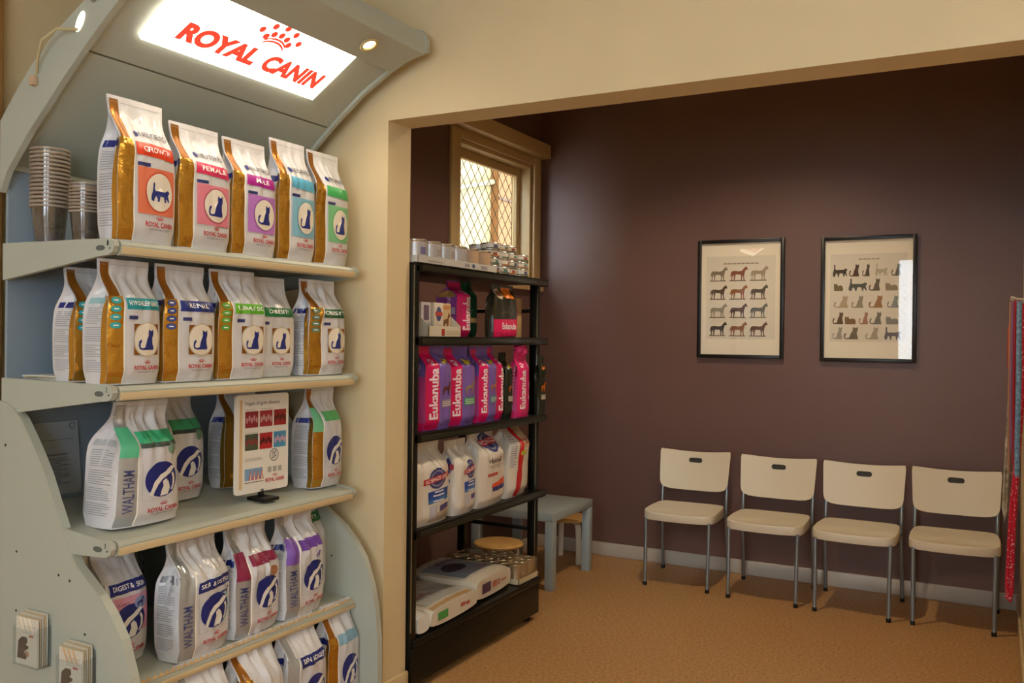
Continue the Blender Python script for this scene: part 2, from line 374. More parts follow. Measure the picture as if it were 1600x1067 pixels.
def rc_bag(key, loc, rz, dims, band, btxt, emblem, lab, stripe='gold', panel=None, icons=None, neut=False, seed=0, lean=0, fold=0, fs=.24, shoulder=.62, tilt=0, rx=0, side=True, skew=0, by=.60, vtxt=None, iconband=None, bsk=0, grp=None, ring=None, dropleft=False, tcol='ffffff', sub=None, rough=1, belly=.06, sidecol=NAVY, flare=0):
    b = Bag(*dims, seed=seed, lean=lean, fold=fold, shoulder=shoulder, skew=skew, rough=rough, belly=belly, flare=flare)
    o = b.mesh('pet_food_bag', M_BAG, loc, rz, tilt, rx); tag(o, lab, 'pet food bag', grp)
    seal(b)
    st = {'gold': M_GOLD, 'silver': M_SILVER}.get(stripe)
    a0 = .03
    if st:
        b.decal('foil_stripe', g_rect(.0, .01, fs-.03, .70, 5, 26), st, .0009, 'front', 'shiny %s foil stripe' % stripe)
        b.decal('foil_stripe_top', g_rect(.02, .70, fs*.72, .975, 4, 10), M_GOLDD if stripe == 'gold' else M_SILVER, .0009)
        b.decal('stripe_edge', g_rect(fs-.03, .01, fs-.01, .70, 1, 26), ink('f2efe8'), .0012)
        if stripe == 'gold':
            b.decal('foil_wrap', g_rect(.80, .01, 1, .70, 3, 26), M_GOLD, .0012, 'left')
        a0 = fs+.02
    if icons:
        c = ink(icons)
        b.decal('stripe_icons', g_join(*[g_disc(fs*.44, .47+.065*k, fs*.30, .026, n=16, k=2) for k in range(4)]), c, .0022)
        b.decal('icon_marks', g_join(*[g_rect(fs*.30, .465+.065*k, fs*.58, .475+.065*k, 2, 1) for k in range(4)]), ink('e9e6df'), .003)
    if iconband:
        b.decal('stripe_band', g_rect(.0, by-.10, fs-.03, by+.13, 4, 8), ink(iconband), .0022)
    if vtxt:
        b.decal('stripe_lettering', g_text(vtxt, fs*.22, .12, fs*.74, .46, .01, vertical=True), ink('2f3868'), .0022)
    if band:
        b.decal('title_band', g_rect(a0, by, .98, by+.09, 12, 4, bsk), ink(band), .0014)
        if btxt:
            lw = min(.62, .085*len(btxt)); m_ = (a0+.98)/2
            b.decal('title_lettering', g_text(btxt, m_-lw/2, by+.03+bsk*.5, m_+lw/2, by+.066+bsk*.5, .01), ink(tcol), .0036)
        if sub: b.decal('subtitle_band', g_rect(a0, by-.035, .98, by, 12, 2, bsk), ink(sub), .0014)
    if neut:
        m_ = a0+.33
        b.decal('variety_lettering', g_text('NEUTERED', a0+.13, by+.130, a0+.68, by+.168, .01), ink('4b4a52'), .0030)
        b.decal('variety_dot', g_disc(a0+.07, by+.15, .05, .022, n=14, k=1), ink(NAVY), .0014)
    if emblem in ('walk', 'sit'):
        ca = a0+(.98-a0)*.55; cb = .36
        ra, rb = .25, .135
        if panel:
            b.decal('picture_panel', g_rect(a0+.02, .20, .95, .52, 12, 12), ink(panel), .0014)
            b.decal('flavour_tab', g_rect(a0+.02, .525, a0+.22, .55, 4, 1), ink('33386e'), .0014)
        else:
            b.decal('picture_panel', g_rect(ca-ra*1.0, cb-rb*.93, ca+ra*1.0, cb+rb*.93, 10, 10), M_GOLDD, .0014)
            b.decal('flavour_tab', g_rect(a0+.04, .52, a0+.20, .55, 4, 1), ink('33386e'), .0014)
        b.decal('picture_ring', g_disc(ca, cb, ra*1.06, rb*1.06, n=32), ink(ring or 'c9bfa6'), .0020)
        b.decal('picture_oval', g_disc(ca, cb, ra*.97, rb*.97, n=32), ink('e6ded0'), .0026)
        if emblem == 'walk': b.decal('cat_silhouette', g_poly(CAT_WALK, ca-.17, cb-.065, ca+.17, cb+.065), ink('27347f'), .0034)
        else: b.decal('cat_silhouette', g_poly(CAT_SIT, ca-.17, cb-.085, ca+.13, cb+.085), ink('222f80'), .0034)
        logo(b, ca-.25, .115, ca+.27, .19)
    elif emblem == 'waltham':
        ca = a0+(.98-a0)*.50; cb = .36
        b.decal('emblem_box', g_join(g_rect(ca-.33, cb-.16, ca-.32, cb+.14, 1, 10), g_rect(ca-.33, cb-.16, ca+.30, cb-.157, 8, 1)), ink('b8b4ae'), .0014)
        waltham(b, ca, cb, .29, .145)
        if panel: pass
        logo(b, ca-.24, .10, ca+.30, .175)
    elif emblem == 'dog':
        ca = a0+(.98-a0)*.55
        b.decal('picture_oval', g_disc(ca, .36, .25, .14, n=32), ink('cfcdc8'), .0014)
        b.decal('dog_silhouette', g_poly(DOG, ca-.22, .27, ca+.18, .44), ink('27347f'), .0022)
        logo(b, ca-.25, .10, ca+.27, .175)
    if side:
        side_print(b, 'left', seed, sidecol)
    return b, o

# =================================================================== THE ROOM
XL, XR, YP, YPB, YB, YR, ZC = -2.84, 0.125, 2.89, 3.045, 5.67, -2.6, 3.12
JX, BZ = -2.12, 2.317                        # jamb face, underside of the beam
XFR = 2.6
def S(name, a, b, m): return struct(MB().box(a, b).build(name, m))
S('floor', (XL-.15, YR-.15, -.12), (XFR+.15, YB+.15, 0), M_FLOOR)
S('ceiling', (XL-.15, YR-.15, ZC), (XFR+.15, YB+.15, ZC+.12), M_CEIL)
S('wall_back', (XL-.15, YB, 0), (XFR, YB+.15, ZC), M_PLUM)
# left wall: cream in the shop, plum in the alcove with a window opening
S('wall_left', (XL-.15, YR, 0), (XL, YP+.02, ZC), M_CREAM)
WY0, WY1, WZ0, WZ1 = 4.57, 5.54, 1.84, 2.66
m_ = MB().box((XL-.15, YP+.02, 0), (XL, WY0, ZC)).box((XL-.15, WY1, 0), (XL, YB, ZC)).box((XL-.15, WY0, 0), (XL, WY1, WZ0)).box((XL-.15, WY0, WZ1), (XL, WY1, ZC))
struct(m_.build('wall_left_alcove', M_PLUM))
S('wall_right', (XR, YPB, 0), (XR+.15, YB, ZC), M_CREAM)
S('wall_right_shop', (XFR, YR, 0), (XFR+.15, YPB, ZC), M_CREAM)
# partition with wide opening
def partition():
    m = MB().box((XL, YP, 0), (JX, YPB, ZC)).box((JX, YP, BZ), (XR, YPB, ZC)).box((XR, YP, 0), (XFR, YPB, ZC))
    struct(m.build('wall_front', M_CREAM))
partition()
# rear wall behind the camera with two tall barred windows
RW = [(-1.32, .05), (.75, 2.1)]
m_ = MB(); xs = [XL]+[x for w in RW for x in w]+[XFR]
for i in range(0, len(xs), 2): m_.box((xs[i], YR-.15, 0), (xs[i+1], YR, ZC))
for x0, x1 in RW: m_.box((x0, YR-.15, 0), (x1, YR, 1.0)).box((x0, YR-.15, 2.72), (x1, YR, ZC))
struct(m_.build('wall_rear', M_CREAM))
# skirting boards
def skirt(name, a, b, m): return struct(MB().bbox(a, b, .006).build(name, m, None, True))
skirt('baseboard_back', (XL, YB-.016, 0), (XR, YB, .09), M_SKIRT)
skirt('baseboard_left', (XL, YPB, 0), (XL+.016, YB-.016, .09), M_SKIRT)
skirt('baseboard_right', (XR-.014, YPB, 0), (XR, YB-.016, .09), M_SKIRTC)
skirt('baseboard_front', (-2.19, YP-.016, 0), (JX+.016, YP, .10), M_SKIRTC)
skirt('baseboard_jamb', (JX, YP, 0), (JX+.016, YPB+.004, .10), M_SKIRTC)
struct(MB().bbox((XL, 1.725, .0), (XL+.03, 1.768, 2.9), .005).build('trim_1', mat('wood_trim', '9a7340', .5, vary=.1), None, True))

# ------------------------------------------------------------------ alcove window
def window(name, mapf, y0, y1, z0, z1, deep, trim, header=True, bars=False):
    """mapf(y, z, d): y along the wall, d = distance into the room (negative = outward)"""
    win = struct(empty(name, (0, 0, 0)))
    def bx(n, a, b, m=trim, p=win, r=.004):
        A = mapf(*a); C = mapf(*b); lo = [min(A[i], C[i]) for i in range(3)]; hi = [max(A[i], C[i]) for i in range(3)]
        return MB().bbox(lo, hi, r).build(n, m, p, True)
    t = .10
    for n, a, b in (('architrave', (y0-t, z0-.02, 0), (y0, z1+.05, .022)), ('architrave', (y1, z0-.02, 0), (y1+t, z1+.05, .022)), ('architrave', (y0, z1-.005, 0), (y1, z1+.05, .02))): bx(n, a, b)
    if header: bx('header', (y0-t-.03, z1+.05, 0), (y1+t, z1+.145, .095))
    bx('sill', (y0-t-.02, z0-.05, 0), (y1+t, z0-.02, .05))
    # frame lining and sash
    for a, b in (((y0, z0, -deep), (y0+.03, z1, 0)), ((y1-.03, z0, -deep), (y1, z1, 0)), ((y0+.03, z1-.03, -deep), (y1-.03, z1, 0)), ((y0+.03, z0, -deep), (y1-.03, z0+.03, 0))): bx('frame_lining', a, b)
    s0, s1 = -deep+.03, -deep+.065
    for a, b in (((y0+.03, z0+.03, s0), (y0+.075, z1-.03, s1)), ((y1-.075, z0+.03, s0), (y1-.03, z1-.03, s1)), ((y0+.075, z1-.085, s0), (y1-.075, z1-.03, s1)), ((y0+.075, z0+.03, s0), (y1-.075, z0+.085, s1))): bx('sash_bar', a, b)
    bx('pane', (y0+.075, z0+.085, s0+.012), (y1-.075, z1-.085, s0+.017), M_GLASS, r=.0005)
    # diamond security screen, wires of an expanded mesh
    m = MB(); sw, pz = .046, .105; ya, yb, za, zb = y0+.035, y1-.035, z0+.035, z1-.035
    n = int((zb-za)/(pz/2))
    for k in range(int((yb-ya)/sw)+2):
        pts = [Vector(mapf(max(ya, min(ya+k*sw+sw/2*(-1)**(i+k), yb)), za+i*pz/2, -deep+.008)) for i in range(n+1)]
        m.tube(pts, .003, 4, False)
    o = m.build('security_mesh', mat('mesh_wire', '4c4434', .5, metal=.3), win); o['kind'] = 'stuff'
    return win
win1 = window('window_1', lambda y, z, d: (XL+d, y, z), WY0, WY1, WZ0, WZ1, .145, M_TRIM)
MB().bbox((XL-.045, WY1-.018, 2.30), (XL-.02, WY1-.006, 2.42), .003).build('window_stay', mat('brass_dark', '6b5630', .4, metal=.8), win1, True)
for i, (x0, x1) in enumerate(RW):
    window('window_%d' % (i+2), lambda y, z, d: (y, YR+d, z), x0, x1, 1.0, 2.72, .145, M_TRIM)
# outside the alcove window: the neighbour's sunlit wall, yard
yard = struct(MB().box((-9, -1, -.3), (XL-.16, 14, -.1)).build('ground', mat('yard_concrete', '7d7464', .8)))
nb = empty('neighbour_house', (-5.0, 7, -.1)); tag(nb, 'sunlit cream and orange house wall seen through the meshed window', 'house')
MB().box((-.3, -5, 0), (0, 1.75, 4.6)).build('rendered_wall', mat('sunlit_render', '8a754c', .8, vary=.06), nb)
MB().box((-.3, 1.75, 0), (.10, 7, 4.6)).build('brick_wall', mat('orange_brick', '6e4416', .8, vary=.12, vscale=20), nb)
m_ = MB()
for z in (1.55, 2.35, 3.1): m_.box((.10, 1.75, z), (.115, 7, z+.03))
m_.build('brick_courses', mat('brick_joint', '4e3620', .8), nb)
MB().tube([(.03, -3.0, 2.2), (.03, 1.75, 3.3)], .03, 8).build('diagonal_shadow_bar', mat('shadow_bar_tone', '776848', .6), nb, True)  # sloping bar stands in for a faint diagonal shadow line on the wall
MB().box((-.6, -5.2, 4.6), (.35, 7.2, 4.75)).build('roof_eave', mat('eave_paint', 'b08a5a', .7), nb)

# unseen ceiling lamps added to light the shop (behind and above the camera)
for i, (x, y) in enumerate(((.2, .4), (1.6, .4), (-.6, -1.4), (1.0, -1.4))):
    f = empty('added_ceiling_light', (x, y, ZC)); tag(f, 'square warm ceiling light panel added out of view, '+('nearest the display stand', 'ahead and to the right of the camera', 'behind the camera on the left', 'behind the camera on the right')[i], 'ceiling light', 'added shop ceiling lights')
    MB().box((-.32, -.32, -.03), (.32, -.29, 0)).box((-.32, .29, -.03), (.32, .32, 0)).box((-.32, -.29, -.03), (-.29, .29, 0)).box((.29, -.29, -.03), (.32, .29, 0)).build('frame', M_STAND, f)
    MB().box((-.29, -.29, -.012), (.29, .29, -.004)).build('diffuser', mat('lamp_diffuser', 'ffffff', .6, emit='fff0d0', estr=2.0), f)
    area_light('lamp', (0, 0, -.035), (.56, .56), 10, (1, .94, .83), parent=f)

# recessed downlight in the alcove ceiling, hidden behind the beam
dl = empty('recessed_downlight', (-1.25, 4.25, ZC)); tag(dl, 'recessed warm downlight in the alcove ceiling above the chairs', 'downlight')
MB().lathe([(.055, -.002), (.075, -.006), (.085, -.004), (.085, 0), (.055, 0)], n=28, cap=False).build('trim_ring', M_STAND, dl, True)
MB().lathe([(0, -.0015), (.056, -.0015)], n=24, cap=False).build('lamp_face', mat('recessed_lamp', 'fff3c8', .4, emit='ffe6b0', estr=8), dl)
sp = bpy.data.lights.new('recessed_lamp', 'SPOT'); sp.energy = 80; sp.spot_size = R(140); sp.spot_blend = .55; sp.color = (1, .80, .54); sp.shadow_soft_size = .05
so = bpy.data.objects.new('recessed_lamp', sp); COL.objects.link(so); so.parent = dl; so.location = (0, 0, -.03)

# =================================================================== BRAND DISPLAY STAND
SY0, SY1 = 1.70, 2.82
XBK = -2.72
stand = empty('display_stand', (0, 0, 0)); tag(stand, 'tall cream display stand with curved lit canopy and four bag-filled shelves', 'display stand')
TH = .028
PAN = [(XBK, 0), (-2.07, 0), (-2.072, .30), (-2.085, .42), (-2.105, .51), (-2.144, .61), (-2.19, .672), (-2.24, .72), (-2.339, .79), (-2.38, .845), (-2.412, .904), (-2.45, .975), (-2.488, 1.048), (-2.53, 1.11), (-2.566, 1.157), (-2.605, 1.205), (-2.645, 1.236), (-2.68, 1.25), (XBK, 1.257)]
for y in (SY0, SY1-TH):
    sp = MB().prism(PAN, y, y+TH, lambda p, q, d: (p, d, q)).build('side_panel', M_STAND, stand)
    m = MB()
    for (x, z) in ((-2.68, 1.12), (-2.62, .80), (-2.42, .755), (-2.37, .745), (-2.62, .62), (-2.30, .60)):
        yy = y-.001 if y == SY0 else y-.001
        m.tube([(x, yy, z), (x, yy+.002, z)], .004, 8)
    m.build('screw_hole', M_BLACKP, sp)
# canopy: lower and upper profile of the curved side arms
LOW = [(XBK, 1.90), (-2.684, 1.963), (-2.579, 2.074), (-2.417, 2.217), (-2.30, 2.315), (-2.185, 2.40), (-2.10, 2.45), (-2.018, 2.497), (-1.95, 2.518), (-1.885, 2.528)]
UPP = [(-1.880, 2.575), (-1.905, 2.612), (-1.96, 2.632), (-2.06, 2.605), (-2.18, 2.53), (-2.328, 2.427), (-2.45, 2.36), (-2.567, 2.275), (-2.66, 2.185), (XBK, 2.12)]
for y in (SY0, SY1-.02):
    MB().prism(LOW+UPP, y, y+.02, lambda p, q, d: (p, d, q)).build('canopy_arm', M_STAND, stand)
# curved canopy skin, two sheets with an open joint
def strip(name, pts, y0, y1, th, m, parent=stand):
    P = [Vector((p[0], 0, p[1])) for p in pts]; V = []; F = []
    for i, p in enumerate(P):
        d = (P[min(i+1, len(P)-1)]-P[max(i-1, 0)]).normalized(); n = Vector((-d.z, 0, d.x))
        if n.z < 0: n = -n
        for y in (y0, y1):
            for k in (0, th): V.append(p+n*k+Vector((0, y, 0)))
    for i in range(len(P)-1):
        a = i*4; b = a+4
        F += [(a, a+2, b+2, b), (a+1, b+1, b+3, a+3), (a, b, b+1, a+1), (a+2, a+3, b+3, b+2)]
    F += [(0, 1, 3, 2), (len(V)-4, len(V)-2, len(V)-1, len(V)-3)]
    return MB().add(V, F).build(name, m, parent, True)
LOWS = [(x-.004, z+.012) for x, z in LOW]
sk1 = [(XBK+.006, 1.985), (-2.684, 2.0), (-2.579, 2.092), (-2.417, 2.235), (-2.352, 2.289)]
sk2 = [(-2.346, 2.294), (-2.30, 2.331), (-2.185, 2.416), (-2.10, 2.464), (-2.045, 2.494)]
strip('canopy_sheet', sk1, SY0+.02, SY1-.02, .012, M_STAND)
strip('canopy_sheet', sk2, SY0+.02, SY1-.02, .012, M_STAND)
strip('joint_strip', [(-2.354, 2.292), (-2.344, 2.300)], SY0+.02, SY1-.02, .004, mat('joint_shadow_gap', '6a6a58', .7))
# front soffit box with downlights
SOF = [(-2.047, 2.493), (-2.040, 2.470), (-2.02, 2.478), (-1.955, 2.508), (-1.895, 2.520), (-1.886, 2.55), (-1.90, 2.60), (-1.955, 2.62), (-2.05, 2.59)]
MB().prism(SOF, SY0+.02, SY1-.02, lambda p, q, d: (p, d, q)).build('soffit', M_STAND, stand, True)
MB().box((XBK-.03, SY0+.02, 2.05), (XBK, SY1-.02, 2.10)).build('back_rail', M_STAND, stand)
for y in (2.56, 1.93):
    c = Vector((-1.965, y, 2.497)); n = Vector((.42, 0, -.9)).normalized(); q = n.to_track_quat('Z', 'Y').to_euler()
    d = MB().lathe([(.020, -.004), (.032, -.002), (.036, .002), (.033, .006), (.024, .004), (.020, -.004)], n=24, cap=False).build('downlight', mat('downlight_ring', 'c9b98a', .3, metal=.5), stand, True, loc=c, rot=q)
    MB().lathe([(.0, -.001), (.022, -.001)], n=20, cap=False).build('bulb', mat('downlight_bulb', 'fff3c8', .4, emit='ffe9b0', estr=9), d)
    sp = bpy.data.lights.new('downlight_lamp', 'SPOT'); sp.energy = 5; sp.spot_size = R(115); sp.spot_blend = .8; sp.color = (1, .82, .55); sp.shadow_soft_size = .025
    so = bpy.data.objects.new('downlight_lamp', sp); COL.objects.link(so); so.parent = stand; so.location = c+n*.02
    so.rotation_euler = Vector((-.30, 0, -.95)).to_track_quat('-Z', 'Y').to_euler()
# lit sign
ES = 4.2
P0 = Vector((-2.262, 1.835, 2.354)); ey = Vector((0, 1, 0)); ez = Vector((.205, 0, .134)); LBW = .765; LBH = ez.length; ez.normalize()
nn = ey.cross(ez); nn = -nn if nn.z > 0 else nn
def lb(a, b, off): return P0+ey*(a*LBW)+ez*(b*LBH)+nn*off
V = [lb(a, b, o) for o in (-.004, .012) for a, b in ((0, 0), (1, 0), (1, 1), (0, 1))]
sign = MB().add(V, [(0,3,2,1),(4,5,6,7),(0,1,5,4),(1,2,6,5),(2,3,7,6),(3,0,4,7)]).build('light_panel', mat('backlit_acrylic', 'ffffff', .5, emit='fff6e2', estr=ES), stand)
M_REDLIT = mat('backlit_red_film', 'e03020', .5, emit='f03a28', estr=1.15)
def on_sign(name, geo): 
    V, F = geo; o = mk(name, [lb(a, b, .0135) for a, b in V], F, M_REDLIT, sign); return o
on_sign('sign_lettering', g_text('ROYAL', .115, .19, .53, .50, .06, shear=.1, res=5))
on_sign('sign_lettering', g_text('CANIN', .575, .19, .945, .50, .06, shear=.1, res=5))
on_sign('crown_mark', g_crown(.545, .60, .115, .36))

# back panel and perforated uprights
MB().box((XBK-.012, SY0+.028, .05), (XBK, SY1-.028, 1.985)).build('back_panel', M_STANDB, stand)
MB().bbox((XBK-.006, SY0+.03, 1.972), (XBK+.012, SY1-.03, 1.990), .003).build('back_rail', M_STAND, stand, True)
for y in (2.24, SY1-.05):
    u = MB().bbox((XBK, y-.016, .05), (XBK+.008, y+.016, 1.97), .002).build('upright', M_STANDB, stand, True)
    m = MB()
    for k in range(58): m.box((XBK+.0075, y-.0025, .12+k*.032), (XBK+.0088, y+.0025, .132+k*.032))
    m.build('slot_row', mat('slot_dark', '3c4850', .7), u)
# shelves
def rot_shelf(name, xf, zf, zb, thick, lip, number=None, arm=True, rail=False):
    e = MB()
    xb = XBK+.01
    fz = lambda x: zf+(zb-zf)*(xf-x)/(xf-xb)
    poly = [(xb, zb-thick), (xf-.02, fz(xf-.02)-thick), (xf-.02, zf-lip), (xf-.006, zf-lip), (xf, zf-lip+.006), (xf+.002, zf-.012), (xf-.003, zf-.003), (xf-.010, zf), (xb, zb)]
    sh = MB().prism(poly, SY0+.03, SY1-.03, lambda p, q, d: (p, d, q)).build('shelf', M_STAND, stand)
    MB().bbox((xf-.002, SY0+.03, zf-lip+.003), (xf+.006, SY1-.03, zf-.017), .002).build('ticket_rail', mat('ticket_rail_plastic', 'c9b48e', .3), sh, True)
    if arm:
        for y in (SY0+.005, SY1-.023):
            pr = [(xb, zb-.11), (xf-.06, zf-.045), (xf-.02, zf-.042), (xf-.004, zf-.034), (xf+.003, zf-.018), (xf-.002, zf-.003), (xf-.02, zf+.004), (xb, zb+.004)]
            a = MB().prism(pr, y, y+.018, lambda p, q, d: (p, d, q)).build('bracket', M_STAND, sh)
            if y < 2:
                sl = [(xf-.055+.020*math.cos(t)*(1 if abs(math.cos(t)) < .8 else .95), zf-.022+.008*math.sin(t)) for t in [2*math.pi*k/16 for k in range(16)]]
                MB().prism(sl, y-.0012, y+.002, lambda p, q, d: (p, d, q)).build('bracket_slot', mat('slot_grey', '5a625f', .5), sh)
                if number:
                    V, F = g_text(number, xf-.026, zf-.016, xf-.019, zf-.002, .01)
                    mk('bracket_number', [(a_, y-.0012, b_) for a_, b_ in V], F, M_BLACKP, sh)
                MB().tube([(xf-.014, y-.001, zf-.024), (xf-.014, y+.002, zf-.024)], .0025, 8).build('bracket_rivet', M_BLACKP, sh)
    return sh, fz
sh1, f1 = rot_shelf('shelf', -2.20, 1.733, 1.738, .03, .042, '1')
sh2, f2 = rot_shelf('shelf', -2.20, 1.316, 1.322, .03, .042, '2')
sh3, f3 = rot_shelf('shelf', -2.20, .872, .918, .03, .042, '3')
sh4, f4 = rot_shelf('shelf', -2.185, .446, .470, .03, .036, None)
# clear saw-toothed lip on the fourth shelf
m_ = MB(); n = 46
for k in range(n):
    y = SY0+.05+(SY1-SY0-.10)*k/n; w = (SY1-SY0-.10)/n
    m_.add([(-2.183, y, .446), (-2.183, y+w, .446), (-2.183, y+w*.5, .458), (-2.186, y, .446), (-2.186, y+w, .446), (-2.186, y+w*.5, .458)], [(0,1,2),(3,5,4),(0,3,4,1),(1,4,5,2),(2,5,3,0)])
m_.build('shelf_lip', mat('lip_plastic', 'd8b98c', .25), sh4)
MB().bbox((XBK+.01, SY0+.03, .03), (-2.10, SY1-.03, .065), .004).build('base_shelf', M_STAND, stand, True)
MB().bbox((-2.12, SY0+.03, 0), (-2.10, SY1-.03, .03), .003).build('kick_plate', M_STAND, stand, True)
# cable and oval hole in the left arm; glowing plate imitates light through it
ov = [(-2.345+.020*math.cos(t)*.8+.012*math.sin(t), 2.368+.028*math.sin(t)) for t in [2*math.pi*k/20 for k in range(20)]]
MB().prism(ov, SY0-.002, SY0+.004, lambda p, q, d: (p, d, q)).build('cable_port_glow', mat('port_glow', 'fffbe8', .5, emit='fff6dc', estr=2.5), stand)
MB().tube([(-2.35, SY0-.004, 2.345), (-2.40, SY0-.035, 2.345), (-2.46, SY0-.04, 2.32), (-2.51, SY0-.02, 2.28), (-2.535, SY0-.006, 2.25), (-2.56, SY0+.01, 2.23)], .0045, 8).build('cable', mat('cable_sheath', 'b9ad88', .5), stand, True)
MB().bbox((-2.555, SY0-.02, 2.205), (-2.535, SY0, 2.235), .005).build('cable_plug', mat('plug_tan', 'c2a585', .5), stand, True)
MB().tube([(-2.285+.012*math.cos(t), SY0-.004, 2.428+.014*math.sin(t)) for t in [2*math.pi*k/14 for k in range(14)]], .0025, 6, closed=True).build('cable_ring', mat('ring_steel', 'aaaaaa', .3, metal=.9), stand, True)
# clear info sheet hung on the back panel above shelf three
inf = mk('information_sheet', [(XBK+.013, 1.80, .935), (XBK+.013, 1.985, .935), (XBK+.013, 1.965, 1.175), (XBK+.013, 1.78, 1.175), (XBK+.011, 1.80, .935), (XBK+.011, 1.985, .935), (XBK+.011, 1.965, 1.175), (XBK+.011, 1.78, 1.175)], [(0,1,2,3),(7,6,5,4),(0,4,5,1),(1,5,6,2),(2,6,7,3),(3,7,4,0)], mat('sheet_plastic', 'aab4bf', .25))
tag(inf, 'clear hanging plastic sheet with a printed table behind shelf three', 'sheet')
V, F = g_join(g_lines(1.83, .97, 1.94, 1.06, 12, .35, seed=3), g_rect(1.83, 1.065, 1.93, 1.07, 2, 1), g_rect(1.82, 1.115, 1.95, 1.117, 2, 1))
mk('printed_table', [(XBK+.0138, a, b) for a, b in V], F, ink('6d7784'), inf)
V, F = g_disc(1.945, 1.160, .011, .011, .8, 20, 1); mk('hanging_hole', [(XBK+.0138, a, b) for a, b in V], F, ink('3c4650'), inf)

# =================================================================== BAGS ON THE STAND
H90 = math.pi/2
def on(sh, xfront, y0, y1, d, z=None):
    """location of a bag whose front plane is xfront and that spans y0..y1"""
    xc = xfront-d/2
    fz = {1: f1, 2: f2, 3: f3, 4: f4}.get(sh)
    return (xc, (y0+y1)/2, (fz(xc)+.002) if fz else .067)
G1 = 'cat food bags on the top shelf'
def put(sh, xf, y0, y1, h, d, band, txt, emb, lab, ang=0, **k):
    w = y1-y0
    return rc_bag(None, on(sh, xf, y0, y1, d), H90+R(ang), (w, h, d), band, txt, emb, lab, **k)
# top shelf
put(1, -2.225, 1.745, 1.945, .43, .105, 'd8401f', 'GROWTH', 'walk', 'white and gold cat food bag with orange-red growth band and walking cat', 0, panel='e07a5c', ring='d0573c', seed=1, fold=.03, by=.60, neut=True, bsk=-.012)
put(1, -2.225, 1.965, 2.170, .40, .10, 'd2305e', 'FEMALE', 'sit', 'white and gold cat food bag with crimson female band and pink picture panel', 0, panel='dd8296', ring='b9586e', seed=2, fold=.03, neut=True, bsk=-.010)
put(1, -2.225, 2.185, 2.385, .395, .10, 'a92590', 'MALE', 'sit', 'white and gold cat food bag with magenta male band and violet picture panel', 0, panel='b878c8', ring='9a5aa8', seed=3, fold=.03, neut=True, bsk=-.008)
put(1, -2.225, 2.405, 2.590, .435, .10, '5fb2d8', None, 'sit', 'white and gold cat food bag with sky blue band and blue picture panel', 0, panel='7fb6cc', ring='6aa4bc', seed=4, fold=.025, neut=True, bsk=-.012)
put(1, -2.225, 2.600, 2.785, .43, .10, '46b065', None, 'sit', 'white and gold cat food bag with bright green band, rightmost on top shelf', 0, panel='7cc08a', ring='6bb07c', seed=5, fold=.025, neut=True, bsk=-.012)
# second shelf
put(2, -2.395, 1.735, 1.925, .345, .12, '2f8fa8', None, 'sit', 'white pet food bag tucked behind the teal banded bag, side text showing', 0, icons='2c9aa0', seed=6, fold=.02)
put(2, -2.225, 1.715, 1.895, .365, .125, '1f93a0', 'HYPOALLERGENIC', 'sit', 'white and gold cat food bag with teal hypoallergenic band', 0, icons='2fa0a2', seed=7, fold=-.01, fs=.26, sidecol='8fb9c0')
put(2, -2.225, 1.912, 2.110, .365, .11, '22307e', 'RENAL', 'sit', 'white and gold cat food bag with navy blue renal band', 0, icons='3a4a8c', seed=8, fold=.0)
put(2, -2.225, 2.132, 2.340, .365, .105, '63b52a', 'URINARY S/O', 'sit', 'white and gold cat food bag with lime green urinary band', 0, icons='5a9a3c', seed=9, fold=.02, rough=1.4)
put(2, -2.265, 2.350, 2.530, .355, .10, '1f7a45', 'OBESITY', 'sit', 'white cat food bag with green obesity band and no gold stripe showing', 0, stripe=None, seed=10, fold=.02)
put(2, -2.235, 2.580, 2.785, .36, .11, '23633f', 'OBESITY', 'sit', 'white and gold cat food bag with dark green obesity band, rightmost on second shelf', 0, icons='5b7a66', seed=11, fold=.02, rough=1.7, skew=.0, fs=.28)
# third shelf
T3 = math.atan2(.046, .51)
bb, o_ = put(3, -2.265, 1.785, 2.010, .375, .175, '3fae7c', '', 'waltham', 'large white and silver dog food bag with mint green band, nearest on third shelf', 0, stripe='silver', iconband='56b88c', vtxt='WALTHAM', seed=12, fold=-.10, by=.66, fs=.26, bsk=.0, sub='3a4a44', sidecol='aab0b4', rough=1.3, belly=.0, flare=.20)
bb.decal('round_badge', g_disc(.84, .60, .085, .05, n=20), ink('6f8f78'), .0022)
bb.decal('top_ring', g_disc(.80, .82, .06, .03, .8, 20, 1), ink('8a8a90'), .0014)
bb, o_ = put(3, -2.435, 2.065, 2.265, .365, .13, '4aa878', '', 'waltham', 'white dog food bag with mint green band standing behind the large one', 0, stripe='silver', seed=13, fold=.02, by=.66, sub='3a4a44')
bb.decal('round_badge', g_disc(.84, .60, .085, .05, n=20), ink('6f8f78'), .0022)
put(3, -2.47, 2.40, 2.60, .375, .10, '8fb4c8', '', 'waltham', 'white and gold pet food bag hidden behind the gum disease board', 0, seed=14, fold=.02)
put(3, -2.265, 2.645, 2.815, .385, .125, '57b56c', '', 'waltham', 'white dog food bag with tan stripe and light green band beside the board', 0, seed=15, fold=-.02, by=.66, iconband='6fb98a', fs=.26, sidecol='3b4890')
